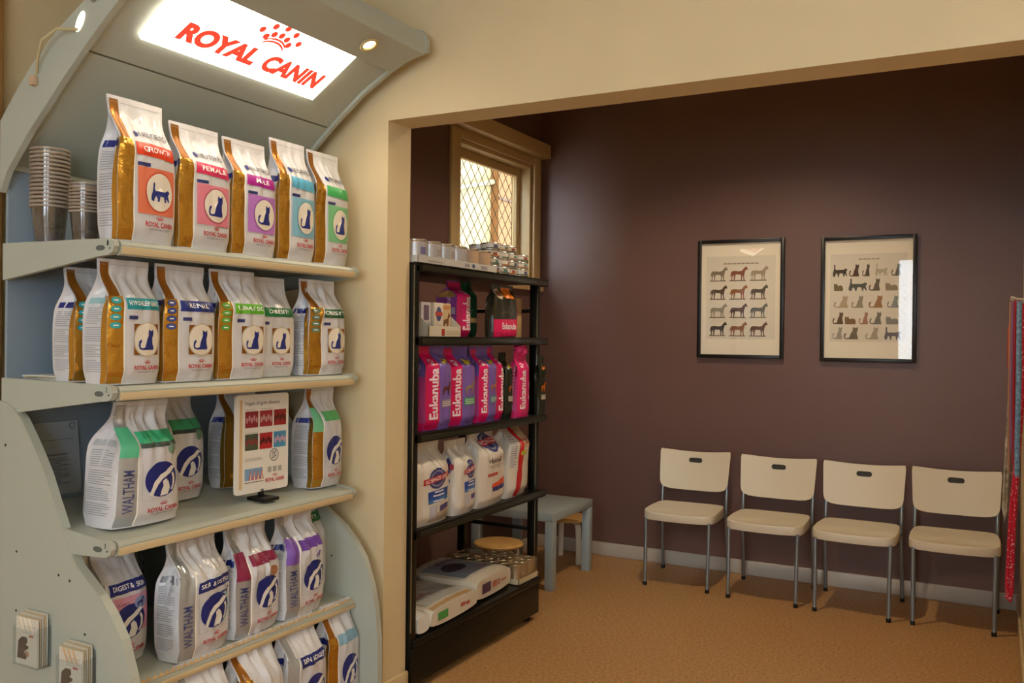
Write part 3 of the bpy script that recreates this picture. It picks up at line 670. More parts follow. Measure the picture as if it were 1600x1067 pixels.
# fourth shelf
bb, o_ = put(4, -2.33, 1.745, 1.945, .365, .12, '262c7c', 'DIGEST & SKIN', 'waltham', 'white dog food bag with navy band and pink puppy panel behind the side panel', 0, stripe='silver', seed=16, fold=.02, by=.60, bsk=.012)
bb.decal('pink_panel', g_rect(.28, .26, .98, .575, 10, 10), ink('d79ab4'), .0011)
bb.decal('puppy_tab', g_disc(.82, .50, .12, .055, n=20), ink('8f9cc8'), .0022)
bb.decal('puppy_lettering', g_text('PUPPY', .40, .50, .60, .525, 0), ink('7a3a70'), .0022)
bb.decal('puppy_silhouette', g_poly(DOG, .74, .46, .90, .54), ink(NAVY), .003)
bb, o_ = put(4, -2.20, 1.950, 2.165, .375, .12, '25307e', 'SKIN & OSTEO', 'waltham', 'white and silver dog food bag with navy band and drop-shaped blue patch', 4, stripe='silver', seed=17, fold=.03, by=.54, bsk=.012, vtxt='WALTHAM', rough=1.6, fs=.26, sidecol='7a7d84')
bb.decal('drop_patch', g_poly([(.5,0),(.85,.2),(1,.5),(.85,.8),(.6,1),(.35,.8),(.05,.5),(.15,.2)], .62, .22, .98, .50), ink('a8c8d0'), .0012)
bb.decal('dog_tab', g_poly(DOG, .72, .46, .96, .53), ink('47507c'), .003)
bb, o_ = put(4, -2.205, 2.190, 2.405, .375, .12, '8a2348', '', 'waltham', 'white and silver dog food bag with maroon band at the neck', 4, stripe='silver', iconband='8a2a4c', seed=18, fold=.03, by=.62, bsk=.008, vtxt='WALTHAM', rough=1.9, fs=.28, shoulder=.55)
bb.decal('dog_picture', g_disc(.80, .53, .09, .05, n=16), ink('b07a58'), .0022)
bb, o_ = put(4, -2.205, 2.430, 2.645, .38, .12, '6a3fa0', '', 'waltham', 'white and silver dog food bag with purple band, pinched at the neck', 4, stripe='silver', iconband='7a52b0', seed=19, fold=.02, by=.62, bsk=.008, vtxt='WALTHAM', rough=1.7, fs=.28, shoulder=.58)
bb.decal('dog_tab', g_poly(DOG, .66, .52, .86, .58), ink('6a4a9a'), .003)
put(4, -2.32, 2.620, 2.795, .375, .10, '1f7344', 'OBESITY', 'dog', 'white dog food bag with green obesity band and small blue dog', 4, stripe=None, seed=20, fold=.02, by=.74, bsk=.02)
# lowest shelf, only the tops in view
put(5, -2.135, 1.930, 2.130, .385, .12, None, None, None, 'plain white top of a pet food bag, leftmost on the lowest shelf', 0, stripe='silver', seed=21, fold=.02, side=False)
put(5, -2.135, 2.150, 2.355, .385, .12, None, None, None, 'plain white top of a pet food bag, second from left on the lowest shelf', 0, seed=22, fold=.02, side=False, rough=1.4)
put(5, -2.135, 2.375, 2.575, .385, .12, '222c70', 'SKIN & DIGEST', 'waltham', 'white dog food bag with navy band standing on the lowest shelf', 0, stripe='silver', seed=23, fold=.03, by=.60, bsk=.012)
put(5, -2.150, 2.610, 2.785, .39, .11, '7fa6bc', '', 'waltham', 'white pet food bag with pale blue band, rightmost on the lowest shelf', 0, seed=24, fold=.0, by=.62, bsk=.012)

# ------------------------------------------------------------------ board about gum disease
bd = empty('information_board', (-2.29, 2.395, f3(-2.30)+.002), R(-2)); tag(bd, 'white rounded board of gum disease photos standing on third shelf', 'sign board')
def rrect(x0, z0, x1, z1, r, n=5):
    P = []
    for cx, cz, a in ((x1-r, z0+r, -90), (x1-r, z1-r, 0), (x0+r, z1-r, 90), (x0+r, z0+r, 180)):
        for k in range(n+1):
            t = R(a+90*k/n); P.append((cx+r*math.cos(t), cz+r*math.sin(t)))
    return P
BW, BH = .252, .345
MB().prism(rrect(-BW/2, .03, BW/2, .03+BH, .012), 0, .008, lambda p, q, d: (-d, p, q)).build('board', mat('white_board', 'e6e2d8', .35), bd)
MB().bbox((-.04, -.035, 0), (.05, .035, .012), .003).build('foot', M_BLACKP, bd, True)
MB().bbox((-.012, -.010, .01), (.0, .010, .04), .002).build('clip', M_BLACKP, bd, True)
def on_bd(name, geo, c, off=.0008, gloss=.4):
    V, F = geo; return mk(name, [(off, (a-.5)*BW, .03+b*BH) for a, b in V], F, ink(c, gloss), bd)
on_bd('side_strip', g_rect(.07, .05, .12, .95, 1, 8), 'd9b98a')
on_bd('title_lettering', g_text('Stages of gum disease', .16, .885, .82, .93, .005), '4a464a')
cs = [('8e2a34', 'c08a90'), ('a03038', 'c59a96'), ('992a2c', '442018'), ('4f5a44', '8a3a3c'), ('b02a30', '3c1c1a'), ('4a8fb8', 'c89aa8')]
for k, (c1, c2) in enumerate(cs):
    a = .17+.27*(k % 3); b = .665-.23*(k//3)
    on_bd('photograph', g_rect(a, b, a+.24, b+.165, 1, 1), c1, .0008)
    on_bd('photo_detail', g_join(*[g_disc(a+.03+.045*j, b+.075+.02*(j % 2), .02, .032, n=8, k=1) for j in range(5)]), c2, .0014)
on_bd('caption_lines', g_join(g_rect(.17, .845, .36, .85, 1, 1), g_rect(.46, .845, .70, .85, 1, 1), g_rect(.17, .61, .4, .614, 1, 1), g_lines(.17, .325, .50, .36, 4, .35, seed=4)), 'a09c98')
on_bd('diagram_ring', g_disc(.72, .36, .085, .065, .86, 24, 1), '5a5658')
on_bd('diagram_teeth', g_join(g_disc(.70, .36, .02, .04, .6, 12, 1), g_disc(.74, .37, .02, .035, .6, 12, 1)), '6a6668', .0014)
on_bd('chart_panel', g_rect(.17, .13, .50, .25, 1, 1), '7da6c8')
on_bd('chart_peaks', g_join(*[g_poly([(0, 0), (1, 0), (.5, 1)], .24+.07*j, .13, .31+.07*j, .24) for j in range(4)]), 'c24a44', .0014)
on_bd('chart_gaps', g_join(*[g_poly([(0, 0), (1, 0), (.5, 1)], .26+.07*j, .13, .29+.07*j, .22) for j in range(4)]), 'e0d6ce', .002)
on_bd('chart_baseline', g_rect(.17, .105, .52, .112, 1, 1), '5a5048')
on_bd('small_boxes', g_join(*[g_rect(.60+.10*j, .185, .67+.10*j, .24, 1, 1) for j in range(3)]), 'b0aca8')
on_bd('brand_lettering', g_text('ROYAL CANIN', .56, .085, .92, .125, .03), 'c02a34')
on_bd('crown_mark', g_crown(.74, .135, .05, .03), 'c02a34')

# ------------------------------------------------------------------ nested clear cups on the top shelf
cup = MB().lathe([(.0, .001), (.040, .001), (.0415, .004), (.052, .098), (.056, .100), (.056, .103), (.0505, .102), (.0395, .006), (0, .005)], n=20, cap=False)
def cups(x, y, n, sc, step, lab, base_mat):
    first = None
    for k in range(n):
        if first is None:
            first = cup.build('measuring_cup', M_CUP, None, True, fix=False); o = first; rim = MB().lathe([(.0525, .0975), (.0565, .0985), (.0568, .1035), (.0505, .1035)], n=20, cap=False).build('rim', M_CUPRIM, first, True)
        else: o = first.copy(); COL.objects.link(o); link_copy(rim, o)
        o.scale = (sc, sc, sc*1.15); o.location = (x, y, f1(x)+.002+k*step); tag(o, lab, 'cup', lab+' group')
    return first
cups(-2.60, 1.785, 15, 1.02, .0125, 'clear plastic measuring cup nested in the taller stack on the top shelf', None)
cups(-2.47, 1.815, 9, .86, .0105, 'clear plastic measuring cup nested in the shorter stack beside the growth bag', None)
for x, y, r_, h_, lab in ((-2.60, 1.785, .0375, .085, 'dark printed paper sleeve inside bottom of the taller cup stack'), (-2.47, 1.815, .031, .06, 'brown printed paper sleeve inside bottom of the shorter cup stack')):
    z = f1(x)+.012
    o = MB().lathe([(r_, 0), (r_*1.18, h_), (r_*1.15, h_), (r_*.97, .002)], n=18, cap=False).build('paper_sleeve', mat('sleeve_%d' % int(h_*1000), '4b4660' if h_ > .07 else '8a7260', .5, vary=.5, vscale=30), None, True, loc=(x, y, z))
    tag(o, lab, 'paper sleeve')

# loose leaflets at the back of shelf two, left
for k in range(3):
    o = MB().box((-.10, -.05, 0), (.10, .05, .004)).build('leaflet', ink(('cfd2d0', 'b8a98a', 'd8d6d0')[k]), None, loc=(-2.58+.01*k, 1.80, f2(-2.58)+.002+.0048*k), rot=(0, 0, R(10*k-8)))
    tag(o, ('bottom', 'middle', 'top')[k]+' leaflet of the small flat pile at left end of second shelf', 'leaflet')
# brochure holders on the left side panel
def holder(x0, z0, lab, fan):
    h = empty('brochure_holder', (x0, SY0, z0)); tag(h, lab, 'brochure holder')
    w, hh, d = .115, .14, .045
    m = MB().box((0, -d, 0), (w, -d+.002, hh*.78)).box((0, -.002, 0), (w, 0, hh)).box((0, -d, 0), (.002, 0, hh*.85)).box((w-.002, -d, 0), (w, 0, hh*.85)).box((0, -d, 0), (w, 0, .002))
    m.build('holder_tray', M_ACR, h)
    for k in range(5):
        y = -d+.006+k*.007
        t = MB().box((.006, y, .003), (w-.006, y+.003, hh*1.02+k*.003)).build('brochure', mat('brochure_paper%d' % (k % 2), ('d6d2c6', 'c9b493')[k % 2], .5), h)
        if k == 0:
            P = lambda a, b: (.006+a*(w-.012), y-.0006, .003+b*hh*1.02)
            def pr(n, g, c):
                V, F = g; mk(n, [P(a, b) for a, b in V], F, ink(c), t)
            pr('dog_picture', g_poly([(0,0),(.75,0),(.8,.2),(.55,.35),(.9,.5),(.95,.62),(.7,.66),(.85,.8),(.8,1),(.4,1),(.1,.8)], .06, .12, .62, .58), '4a2c1c')
            pr('dog_muzzle', g_disc(.50, .24, .12, .07, n=12, k=1), 'b8876a')
            pr('red_mark', g_rect(.60, .60, .80, .64, 1, 1), 'b5403a')
            pr('text_lines', g_lines(.30, .66, .90, .84, 5, .3, seed=fan), 'a8a29a')
            for j in range(3): pr('finger_stripe', g_poly([(0,1),(.4,1),(1,0),(.7,0)], .12+.2*j, .70, .42+.2*j, .98), 'efe6d2' if fan == 1 else 'd8b890')
holder(-2.565, .482, 'upper left clear brochure holder with dog leaflets on the side panel', 1)
holder(-2.365, .425, 'lower right clear brochure holder with dog leaflets on the side panel', 2)

# =================================================================== BLACK SHELVING UNIT IN THE ALCOVE
UX0, UX1, UY0, UY1 = -2.62, -2.10, 3.052, 4.30
unit = empty('shelving_unit', (0, 0, 0)); tag(unit, 'black metal shelving unit filled with pet food beside the opening', 'shelving unit')
def ushelf(z, x1=UX1, y1=UY1, lip=.035):
    m = MB().bbox((UX0, UY0+.012, z-.022), (x1-.012, y1, z), .003).bbox((x1-.014, UY0+.012, z-lip), (x1, y1, z+.004), .003)
    s = m.build('shelf', M_BLACK, unit, True)
    MB().bbox((x1, UY0+.06, z-lip+.006), (x1+.003, y1-.02, z-.006), .001).build('ticket_strip', mat('ticket_strip_dark', '23241c', .3), s, True)
    return z
Z1, Z2, Z3, Z4, Z5 = [ushelf(z) for z in (1.772, 1.465, 1.061, .662)]+[.215]
for x, y, zt in ((UX1-.045, UY0, 1.765), (UX0, UY0, 1.765), (UX1-.085, UY1-.05, 1.765), (UX0, UY1-.05, 1.765)):
    MB().bbox((x, y, .02), (x+.045, y+.04, zt), .004).build('post', M_BLACK, unit, True)
MB().bbox((UX1-.002, UY0-.002, .25), (UX1+.002, UY0+.004, 1.76), .001).build('post_edge', mat('bright_steel_edge', '8f8c7c', .25, metal=.9), unit, True)  # thin bright steel strip along the post
MB().bbox((UX1-.042, UY1-.054, .30), (UX1-.036, UY1-.050, 1.70), .001).build('post_edge', mat('bright_steel_edge', '8f8c7c', .25, metal=.9), unit, True)
for y in (UY0+.01, UY1-.03):
    for z in (1.60, 1.26, .86, .44): MB().bbox((UX0+.04, y, z), (UX1-.09, y+.018, z+.02), .003).build('side_rail', M_BLACK, unit, True)
MB().bbox((UX0, UY0+.012, Z5-.03), (UX1+.01, 4.23, Z5), .004).build('base_deck', M_BLACK, unit, True)
MB().bbox((UX1-.01, UY0, .035), (UX1+.008, 4.215, Z5-.03), .003).build('kick_plate', M_BLACK, unit, True)
for x in (UX0+.04, UX1-.045):
    for y in (UY0+.05, 4.16): MB().lathe([(.028, 0), (.028, .012), (.012, .016), (.012, .05)], (x, y, 0), 16).build('levelling_foot', M_BLACKP, unit, True)

# cans on top
def can_mesh(r_, h): return MB().lathe([(0, 0), (r_*.93, 0), (r_, .003), (r_, .006), (r_*.975, .008), (r_*.975, h-.008), (r_, h-.006), (r_, h-.003), (r_*.95, h), (r_*.93, h-.003), (0, h-.003)], n=24, cap=False)
def label_band(o, r_, z0, z1, m, a0=0, a1=2*math.pi, name='label'):
    n = 20; V = []; F = []
    for i in range(n+1):
        t = a0+(a1-a0)*i/n
        V += [(r_*math.cos(t), r_*math.sin(t), z0), (r_*math.cos(t), r_*math.sin(t), z1)]
    F = [(2*i, 2*i+2, 2*i+3, 2*i+1) for i in range(n)]
    return mk(name, V, F, m, o, True)
tray = empty('can_tray', (-2.15, 3.40, Z1)); tag(tray, 'shallow white cardboard tray under the row of tall cans', 'tray')
MB().box((-.055, -.33, .0), (.055, .33, .003)).box((.053, -.33, 0), (.055, .33, .032)).box((-.055, -.33, 0), (-.053, .33, .032)).box((-.055, -.33, 0), (.055, -.328, .032)).box((-.055, .328, 0), (.055, .33, .032)).build('tray_box', mat('tray_card', 'b9b7b4', .5), tray)
V, F = g_text('i/d', .04, .009, .075, .026, .03); mk('tray_lettering', [(.0556, a, b) for a, b in V], F, ink('5a4a58'), tray)
V, F = g_disc(.115, .017, .014, .010, n=16, k=1); mk('tray_mark', [(.0556, a, b) for a, b in V], F, ink('4a5672'), tray)
V, F = g_join(g_rect(-.26, .010, -.14, .015, 2, 1), g_rect(.18, .008, .24, .024, 2, 1)); mk('tray_print', [(.0556, a, b) for a, b in V], F, ink('8e8a92'), tray)
M_LBL = mat('can_label_grey', 'b6b4b6', .3, metal=.3); M_LBLW = mat('can_label_white', 'cfc8bc', .35)
ORD = ('first', 'second', 'third', 'fourth', 'fifth', 'sixth')
for k in range(6):
    c = can_mesh(.050, .098).build('tall_can', M_CAN, None, True, loc=(-2.15, 3.128+.108*k, Z1+.0035)); c.rotation_euler = (0, 0, .2*k)
    tag(c, 'tall grey-labelled food can, %s from the left end of the tray' % ORD[k], 'can', 'tall cans in the tray')
    label_band(c, .0493, .012, .086, M_LBL if k < 4 else mat('can_label_tan', 'b89a7c', .35))
    label_band(c, .0496, .035, .065, ink('6a6690' if k == 0 else '9a8f90'), -.5, .15, 'label_mark')
for i, (x, y, n) in enumerate(((-2.155, 3.772, 4), (-2.155, 3.868, 4), (-2.165, 3.964, 4), (-2.15, 4.060, 3), (-2.25, 3.82, 4), (-2.25, 3.92, 4))):
    for k in range(n):
        c = can_mesh(.0465, .036).build('flat_can', M_CAN, None, True, loc=(x+random.uniform(-.002, .002), y+random.uniform(-.001, .001), Z1+.0045+k*.0363)); c.rotation_euler = (0, 0, random.uniform(-.4, .4))
        where = ('nearest the tall cans', 'second from the tall cans', 'third from the tall cans', 'at the right end', 'behind, on the left', 'behind, on the right')[i]
        tag(c, 'flat food can, %s up in the stack %s' % (('lowest', 'second', 'third', 'fourth')[k], where), 'can', 'flat cans stacked on the black unit')
        label_band(c, .0460, .008, .029, M_LBLW)
        label_band(c, .0463, .008, .013, ink(('b0703c', '5a6a58')[(k+i) % 2]), -1.2, 1.2, 'label_edge')
        label_band(c, .0464, .013, .026, ink(('4a4a70', '5a7a78', '8a4a40')[(k+i) % 3]), -.35, .2, 'label_mark')

# ------------------------------------------------------------------ pink and purple bags
def euk(loc, rz, dims, lab, body='7d62b4', patch='4fae78', animal='8a5a3a', seed=0, fold=0, text='Eukanuba', fs=.34, flash='d0b62a', lean=0, spine='d8145e', sidec='c04a8c', rough=1.2):
    b = Bag(*dims, seed=seed, fold=fold, lean=lean, rough=rough, shoulder=.72, belly=.03)
    o = b.mesh('pet_food_bag', mat('bag_film_'+body, body, .3, bump=.3, bscale=22, bdist=.006), loc, rz); tag(o, lab, 'pet food bag')
    b.decal('pink_spine', g_rect(0, .01, fs, .97, 6, 26), mat('spine_film_'+spine, spine, .28, bump=.25, bscale=22, bdist=.005), .001)
    b.decal('pink_side', g_rect(0, .0, 1, .62, 6, 20), mat('side_film_'+sidec, sidec, .28, bump=.3, bscale=20, bdist=.006), .001, 'left')
    b.decal('pink_foot', g_rect(0, .0, 1, .09, 6, 4), ink(spine, .28), .0016, 'left')
    if text: b.decal('side_lettering', g_text(text, .45, .12, .68, .86, .01, vertical=True), ink('e7c6da'), .0022, 'left')
    if text: b.decal('spine_lettering', g_text(text, fs*.22, .13, fs*.86, .72, .03, vertical=True), ink('f1e2ea'), .0022)
    if text: b.decal('paw_mark', g_join(g_disc(fs*.5, .765, fs*.16, .016, n=10, k=1), *[g_disc(fs*(.5+.2*math.cos(t)), .775+.028*math.sin(t)+.008, fs*.07, .010, n=8, k=1) for t in (.4, 1.2, 2.0, 2.8)]), ink('f1e2ea'), .0022)
    b.decal('flash', g_poly([(0,.3),(.3,.5),(.2,1),(.6,.7),(1,.8),(.8,.3),(.4,0)], fs+.14, .76, .88, .83), ink(flash), .0016)
    b.decal('animal_picture', g_poly(DOG, fs+.10, .40, .92, .56), ink(animal), .0016)
    b.decal('label_patch', g_rect(fs+.08, .26, .90, .35, 6, 3), ink(patch), .0016)
    b.decal('label_lines', g_lines(fs+.12, .275, .84, .34, 3, .35, seed=seed), ink('e8e4e0'), .0024)
    return b, o
def eput(y0, y1, h, d, lab, xf=-2.13, z=Z3, ang=0, **k): return euk((xf-d/2, (y0+y1)/2, z+.001), H90+R(ang), (y1-y0, h, d), lab, **k)
eput(3.215, 3.425, .375, .14, 'pink and purple dog food bag, leftmost on the third shelf of the black unit', seed=31, fold=-.05, patch='9a8a9c', animal='6a3a30', fs=.38, xf=-2.14)
eput(3.43, 3.645, .365, .13, 'pink and purple food bag with green patch, second on the third shelf', seed=32, fold=-.02, fs=.36, ang=-3, xf=-2.15, animal='a08468')
eput(3.665, 3.835, .36, .13, 'pink and purple food bag with teal patch, third on the third shelf', seed=33, fs=.34, patch='5a8f98', animal='b0705a', xf=-2.14)
eput(3.842, 3.905, .365, .13, 'narrow pink and purple bag squeezed right of the teal-patched one', seed=34, fs=.8, patch='7a5a9a', xf=-2.15)
eput(3.928, 4.000, .33, .09, 'dark green food bag with flame picture left of the pink gathered bag', seed=35, body='22281c', spine='262c20', sidec='2a3024', animal='b05a24', patch='8a807a', flash='a88a2a', text=None, fs=.12, xf=-2.145)
eput(4.215, 4.295, .31, .03, 'dark green food bag with orange flame at right end of the third shelf', seed=36, body='22281c', spine='262c20', sidec='2a3024', animal='d06a1c', patch='9a938a', flash='c06a1c', text=None, fs=.12, xf=-2.104)
b_, o_ = eput(4.015, 4.15, .335, .065, 'pink gathered bag with a bow-like top at the right of the third shelf', seed=37, body='c8286c', spine='e02a72', sidec='d04a88', patch='d85a94', animal='cf78a8', flash='e87aa8', fs=.62, xf=-2.125, fold=-.02)
for sy, dz in ((-.026, .005), (.026, -.008), (.004, .028)):
    MB().lathe([(0, -.028), (.016, -.022), (.026, 0), (.018, .022), (0, .028)], n=14, cap=False).build('bow_loop', mat('bow_film', 'd63a78', .3), o_, True, loc=(sy, -.01, .345+dz), rot=(0, R(60*(1 if sy > 0 else -1)), 0))
# second shelf of the unit
dbx = empty('display_box', (-2.13, 3.338, Z2+.001)); tag(dbx, 'white counter display box holding small cartons on the second black shelf', 'display box')
m_ = MB().box((-.16, -.13, 0), (0, .13, .003)).box((-.003, -.13, 0), (0, .13, .048)).box((-.16, -.13, 0), (-.157, .13, .15))
m_.prism([(0, 0), (-.16, 0), (-.16, .15), (-.06, .10), (0, .048)], -.13, -.127, lambda p, q, d: (p, d, q)).prism([(0, 0), (-.16, 0), (-.16, .15), (-.06, .10), (0, .048)], .127, .13, lambda p, q, d: (p, d, q))
m_.build('tray_box', mat('display_card', 'cfc4b0', .5), dbx)
def on_box(n, g, c, par, x=.0006, m=None):
    V, F = g; return mk(n, [(x, a, b) for a, b in V], F, m or ink(c), par)
on_box('red_square', g_rect(-.03, .006, -.005, .036, 1, 1), 'b0402c', dbx)
on_box('box_lettering', g_lines(.005, .012, .115, .032, 2, .5, seed=8), 'b7a283', dbx)
for k, (y, c1, c2, lab) in enumerate(((-.085, 'c3bcc0', '6a5a74', 'pale carton with dark picture, left in the white display box'), (.0, 'd6cdbb', 'b04a44', 'cream carton with blue and red oval, middle of the white display box'), (.078, 'cdb28c', '7a5030', 'tan carton with brown dog picture, right in the white display box'))):
    c = MB().bbox((-.035, -.037, 0), (0, .037, .148), .002).build('carton', ink(c1, .45), None, True, loc=(-2.165-.01*(k != 1), 3.338+y, Z2+.0045)); tag(c, lab, 'carton')
    if k == 1:
        on_box('blue_oval', g_disc(0, .098, .022, .032, n=20, k=1), '4a4f86', c); on_box('red_ribbon', g_rect(-.029, .090, .029, .108, 2, 1), 'b8453e', c, .0012); on_box('text_lines', g_lines(-.022, .03, .024, .055, 4, .35, seed=2), '9aa0a8', c)
    elif k == 0:
        on_box('dark_picture', g_rect(-.02, .07, .022, .135, 1, 1), c2, c); on_box('blue_panel', g_rect(-.03, .02, .03, .06, 1, 1), '8aa2ac', c)
    else:
        on_box('dog_picture', g_poly(DOG, -.03, .02, .032, .11), c2, c); on_box('orange_band', g_rect(-.03, .12, .03, .138, 1, 1), 'c98a5c', c)
b_, o_ = eput(3.575, 3.69, .268, .135, 'magenta bag with hot pink lettered spine behind the white display box', z=Z2, xf=-2.21, seed=41, body='9c4a9e', spine='cf1a66', sidec='9a4aa4', patch='cf1a66', animal='cf1a66', flash='cf1a66', fs=.99)
b_.decal('yellow_label', g_rect(.05, .70, .95, .83, 5, 4), ink('b98f4a'), .0026, 'left')
b_.decal('silver_patch', g_rect(.3, .40, .95, .52, 5, 4), ink('b9b0cc'), .0026, 'left')
eput(3.725, 3.85, .275, .09, 'dark green food bag with orange label on the second black shelf', z=Z2, xf=-2.265, seed=42, body='1c4a34', spine='20523a', sidec='24402f', patch='c8902c', animal='3c6a50', flash='3a7a58', text=None, fs=.15)
b_, o_ = eput(3.79, 4.03, .262, .055, 'dark food pouch with orange top and hot pink foot band', z=Z2, xf=-2.14, seed=43, body='2c2a20', spine='35301f', sidec='3a3426', patch='3a4a2c', animal='4a4436', flash='d87a20', text=None, fs=.08)
b_.decal('orange_panel', g_rect(.42, .74, .80, .95, 6, 4), ink('d8741c'), .0026)
b_.decal('round_badge', g_disc(.22, .82, .15, .10, n=20), ink('b9a894'), .0026); b_.decal('badge_centre', g_disc(.22, .82, .08, .055, n=16), ink('8a4a2c'), .0034)
b_.decal('pink_band', g_rect(.0, .02, 1, .34, 10, 6, .02), ink('dc1f60'), .0026); b_.decal('band_lettering', g_text('Eukanuba', .28, .16, .92, .28, .03), ink('f1e2ea'), .0040)
c = MB().bbox((-.10, -.045, 0), (0, .045, .205), .003).build('carton', mat('tan_carton', 'b79a6c', .5), None, True, loc=(-2.20, 4.145, Z2+.001)); tag(c, 'tall tan carton at the right end of the second black shelf', 'carton')
on_box('red_print', g_rect(-.04, .09, -.005, .16, 1, 1), 'b0606a', c); on_box('green_print', g_rect(-.04, .01, -.01, .08, 1, 1), '6a7a4c', c)

# ------------------------------------------------------------------ white bags with red ribbons
def sd(y0, y1, h, d, lab, xf=-2.125, ang=0, seed=0, tx='SCIENCE DIET', blue=True, fold=0, lean=0, skew=0, z=Z4, rough=1.5):
    b = Bag(y1-y0, h, d, seed=seed, fold=fold, lean=lean, rough=rough, shoulder=.66, belly=.05, skew=skew)
    o = b.mesh('pet_food_bag', mat('cream_bag_film', 'd8d0c4', .34, bump=.3, bscale=22, bdist=.006), (xf-d/2, (y0+y1)/2, z+.001), H90+R(ang)); tag(o, lab, 'pet food bag')
    return b, o
def ribbon(b, ca, cb, w=.34, tx='SCIENCE DIET', oval=True, sk=.05):
    if oval:
        b.decal('blue_oval', g_disc(ca, cb, .24, .125, n=28), ink('3c3f7c'), .0012); b.decal('oval_ring', g_disc(ca, cb, .19, .10, .8, 28, 1), ink('8a8698'), .0020)
    b.decal('red_ribbon', g_rect(ca-w, cb-.035-sk/2, ca+w, cb+.035-sk/2, 10, 3, sk), ink('bd2a2c'), .0026)
    V, F = g_text(tx, ca-w*.9, cb-.022-sk/2, ca+w*.9, cb+.022-sk/2, .03)
    b.decal('ribbon_lettering', ([(a, y+sk*(a-ca+w)/(2*w)) for a, y in V], F), ink('eddcd8'), .0036)
def blue_label(b, a0, b0, a1, b1):
    b.decal('blue_label', g_rect(a0, b0, a1, b1, 8, 5, .02), ink('2c4a9c'), .0014); b.decal('label_foot', g_rect(a0, b0-.045, a1, b0, 8, 2, .02), ink('3f78b8'), .0014)
    b.decal('label_marks', g_join(g_rect(a0+.16, b0+.08, a1-.16, b0+.098, 6, 1), g_rect(a0+.12, b0+.035, a1-.14, b0+.055, 6, 1), g_rect(a0+.12, b0-.03, a1-.16, b0-.012, 6, 1)), ink('d8dcea'), .0026)
    b.decal('small_panel', g_rect(a0+.30, b0-.16, a1, b0-.09, 6, 3, .02), ink('5a4a86'), .0014); b.decal('grey_panel', g_rect(a0+.02, b0-.22, a0+.22, b0-.07, 4, 4), ink('b9b8c4'), .0014)
b_, o_ = sd(3.10, 3.385, .355, .13, 'white food bag with red ribbon on blue oval, leftmost on fourth black shelf', seed=51, fold=.0)
ribbon(b_, .58, .55, .36); blue_label(b_, .34, .30, .92, .40)
b_.decal('kibble_print', g_rect(.36, .03, .95, .14, 6, 4), ink('b3a28c'), .0012)
b_, o_ = sd(3.425, 3.62, .335, .13, 'white food bag with red ribbon, second from left on fourth black shelf', seed=52, ang=3)
ribbon(b_, .62, .60, .34); blue_label(b_, .32, .34, .92, .44)
b_.decal('side_oval', g_disc(.6, .66, .32, .10, n=20), ink('4a4c84'), .0014, 'left'); b_.decal('side_ribbon', g_rect(.3, .62, .95, .69, 4, 3), ink('b53236'), .0022, 'left'); b_.decal('side_patch', g_disc(.62, .47, .2, .05, n=16), ink('4a6aa0'), .0014, 'left')
b_, o_ = sd(3.625, 3.915, .365, .14, 'white hairball control bag with orange and navy band on fourth black shelf', seed=53, ang=5, fold=.02)
ribbon(b_, .52, .82, .32, 'SCIENCE', True, .03)
b_.decal('variety_lettering', g_text('Hairball', .28, .555, .72, .625, .01), ink('4a3c3c'), .0014)
b_.decal('rule_lines', g_join(g_rect(.28, .52, .80, .527, 6, 1), g_rect(.28, .495, .74, .50, 6, 1)), ink('8a7a74'), .0014)
b_.decal('red_marks', g_join(*[g_rect(.22+.06*k, .39, .265+.06*k, .43, 1, 1) for k in range(6)]), ink('c8443a'), .0014)
b_.decal('orange_wedge', g_poly([(0,0),(1,.2),(1,1),(.4,.55),(0,.45)], .36, .235, .90, .355), ink('e0541e'), .0014); b_.decal('navy_band', g_rect(.38, .185, .90, .245, 8, 3, .01), ink('2e3480'), .0014)
b_, o_ = sd(3.925, 4.20, .385, .15, 'white and tan bag with broad red stripe at right end of fourth black shelf', seed=54, ang=7, fold=.0, xf=-2.14, skew=.10)
b_.decal('red_stripe', g_poly([(0, 0), (.5, 0), (1, 1), (.5, 1)], .20, .01, .60, .98), ink('c4161c'), .0014); b_.decal('grey_print', g_lines(.02, .40, .20, .80, 14, .4, seed=5), ink('9a98a4'), .0014)
b_.decal('tan_panel', g_rect(.44, .62, .98, .98, 8, 8), ink('cdb491'), .0014)
b_.decal('yellow_badge', g_disc(.52, .56, .16, .035, n=20), ink('b9b82a'), .0022); b_.decal('red_marks', g_join(g_rect(.56, .71, .92, .73, 6, 1), g_rect(.60, .67, .88, .69, 6, 1)), ink('c0605c'), .0022)

# ------------------------------------------------------------------ bags lying on the base deck
def lying(y0, y1, L, d, lab, xf, z, rz=0, seed=0, tint='d2c8b6', tilt=0):
    b = Bag(y1-y0, L, d, seed=seed, rough=1.6, shoulder=.8, belly=.03)
    o = b.mesh('pet_food_bag', mat('lying_bag_'+tint, tint, .3, bump=.3, bscale=20, bdist=.006), (xf, (y0+y1)/2, z+d/2*1.14), H90+R(rz), 0, R(-90)+R(tilt)); tag(o, lab, 'pet food bag')
    return b, o
b_, o_ = lying(3.20, 3.60, .44, .085, 'cream food bag lying flat with green tag on its end, lower of two', -2.10, Z5+.002, 2, 61)
b_.decal('picture_panel', g_rect(.08, .10, .9, .45, 8, 8), ink('b9b6b0'), .0014); b_.decal('red_mark', g_lines(.12, .30, .5, .36, 2, .5, seed=3), ink('b05a50'), .0022); b_.decal('tan_strip', g_rect(.05, .02, .95, .07, 8, 2), ink('b79466'), .0014)
b_.decal('green_tag', g_rect(.10, .2, .32, .75, 1, 1), ink('4a9a4c'), .003, 'bottom'); b_.decal('red_end_lettering', g_join(g_rect(.62, .35, .72, .6, 1, 1), g_rect(.75, .4, .84, .65, 1, 1)), ink('b8503c'), .003, 'bottom')
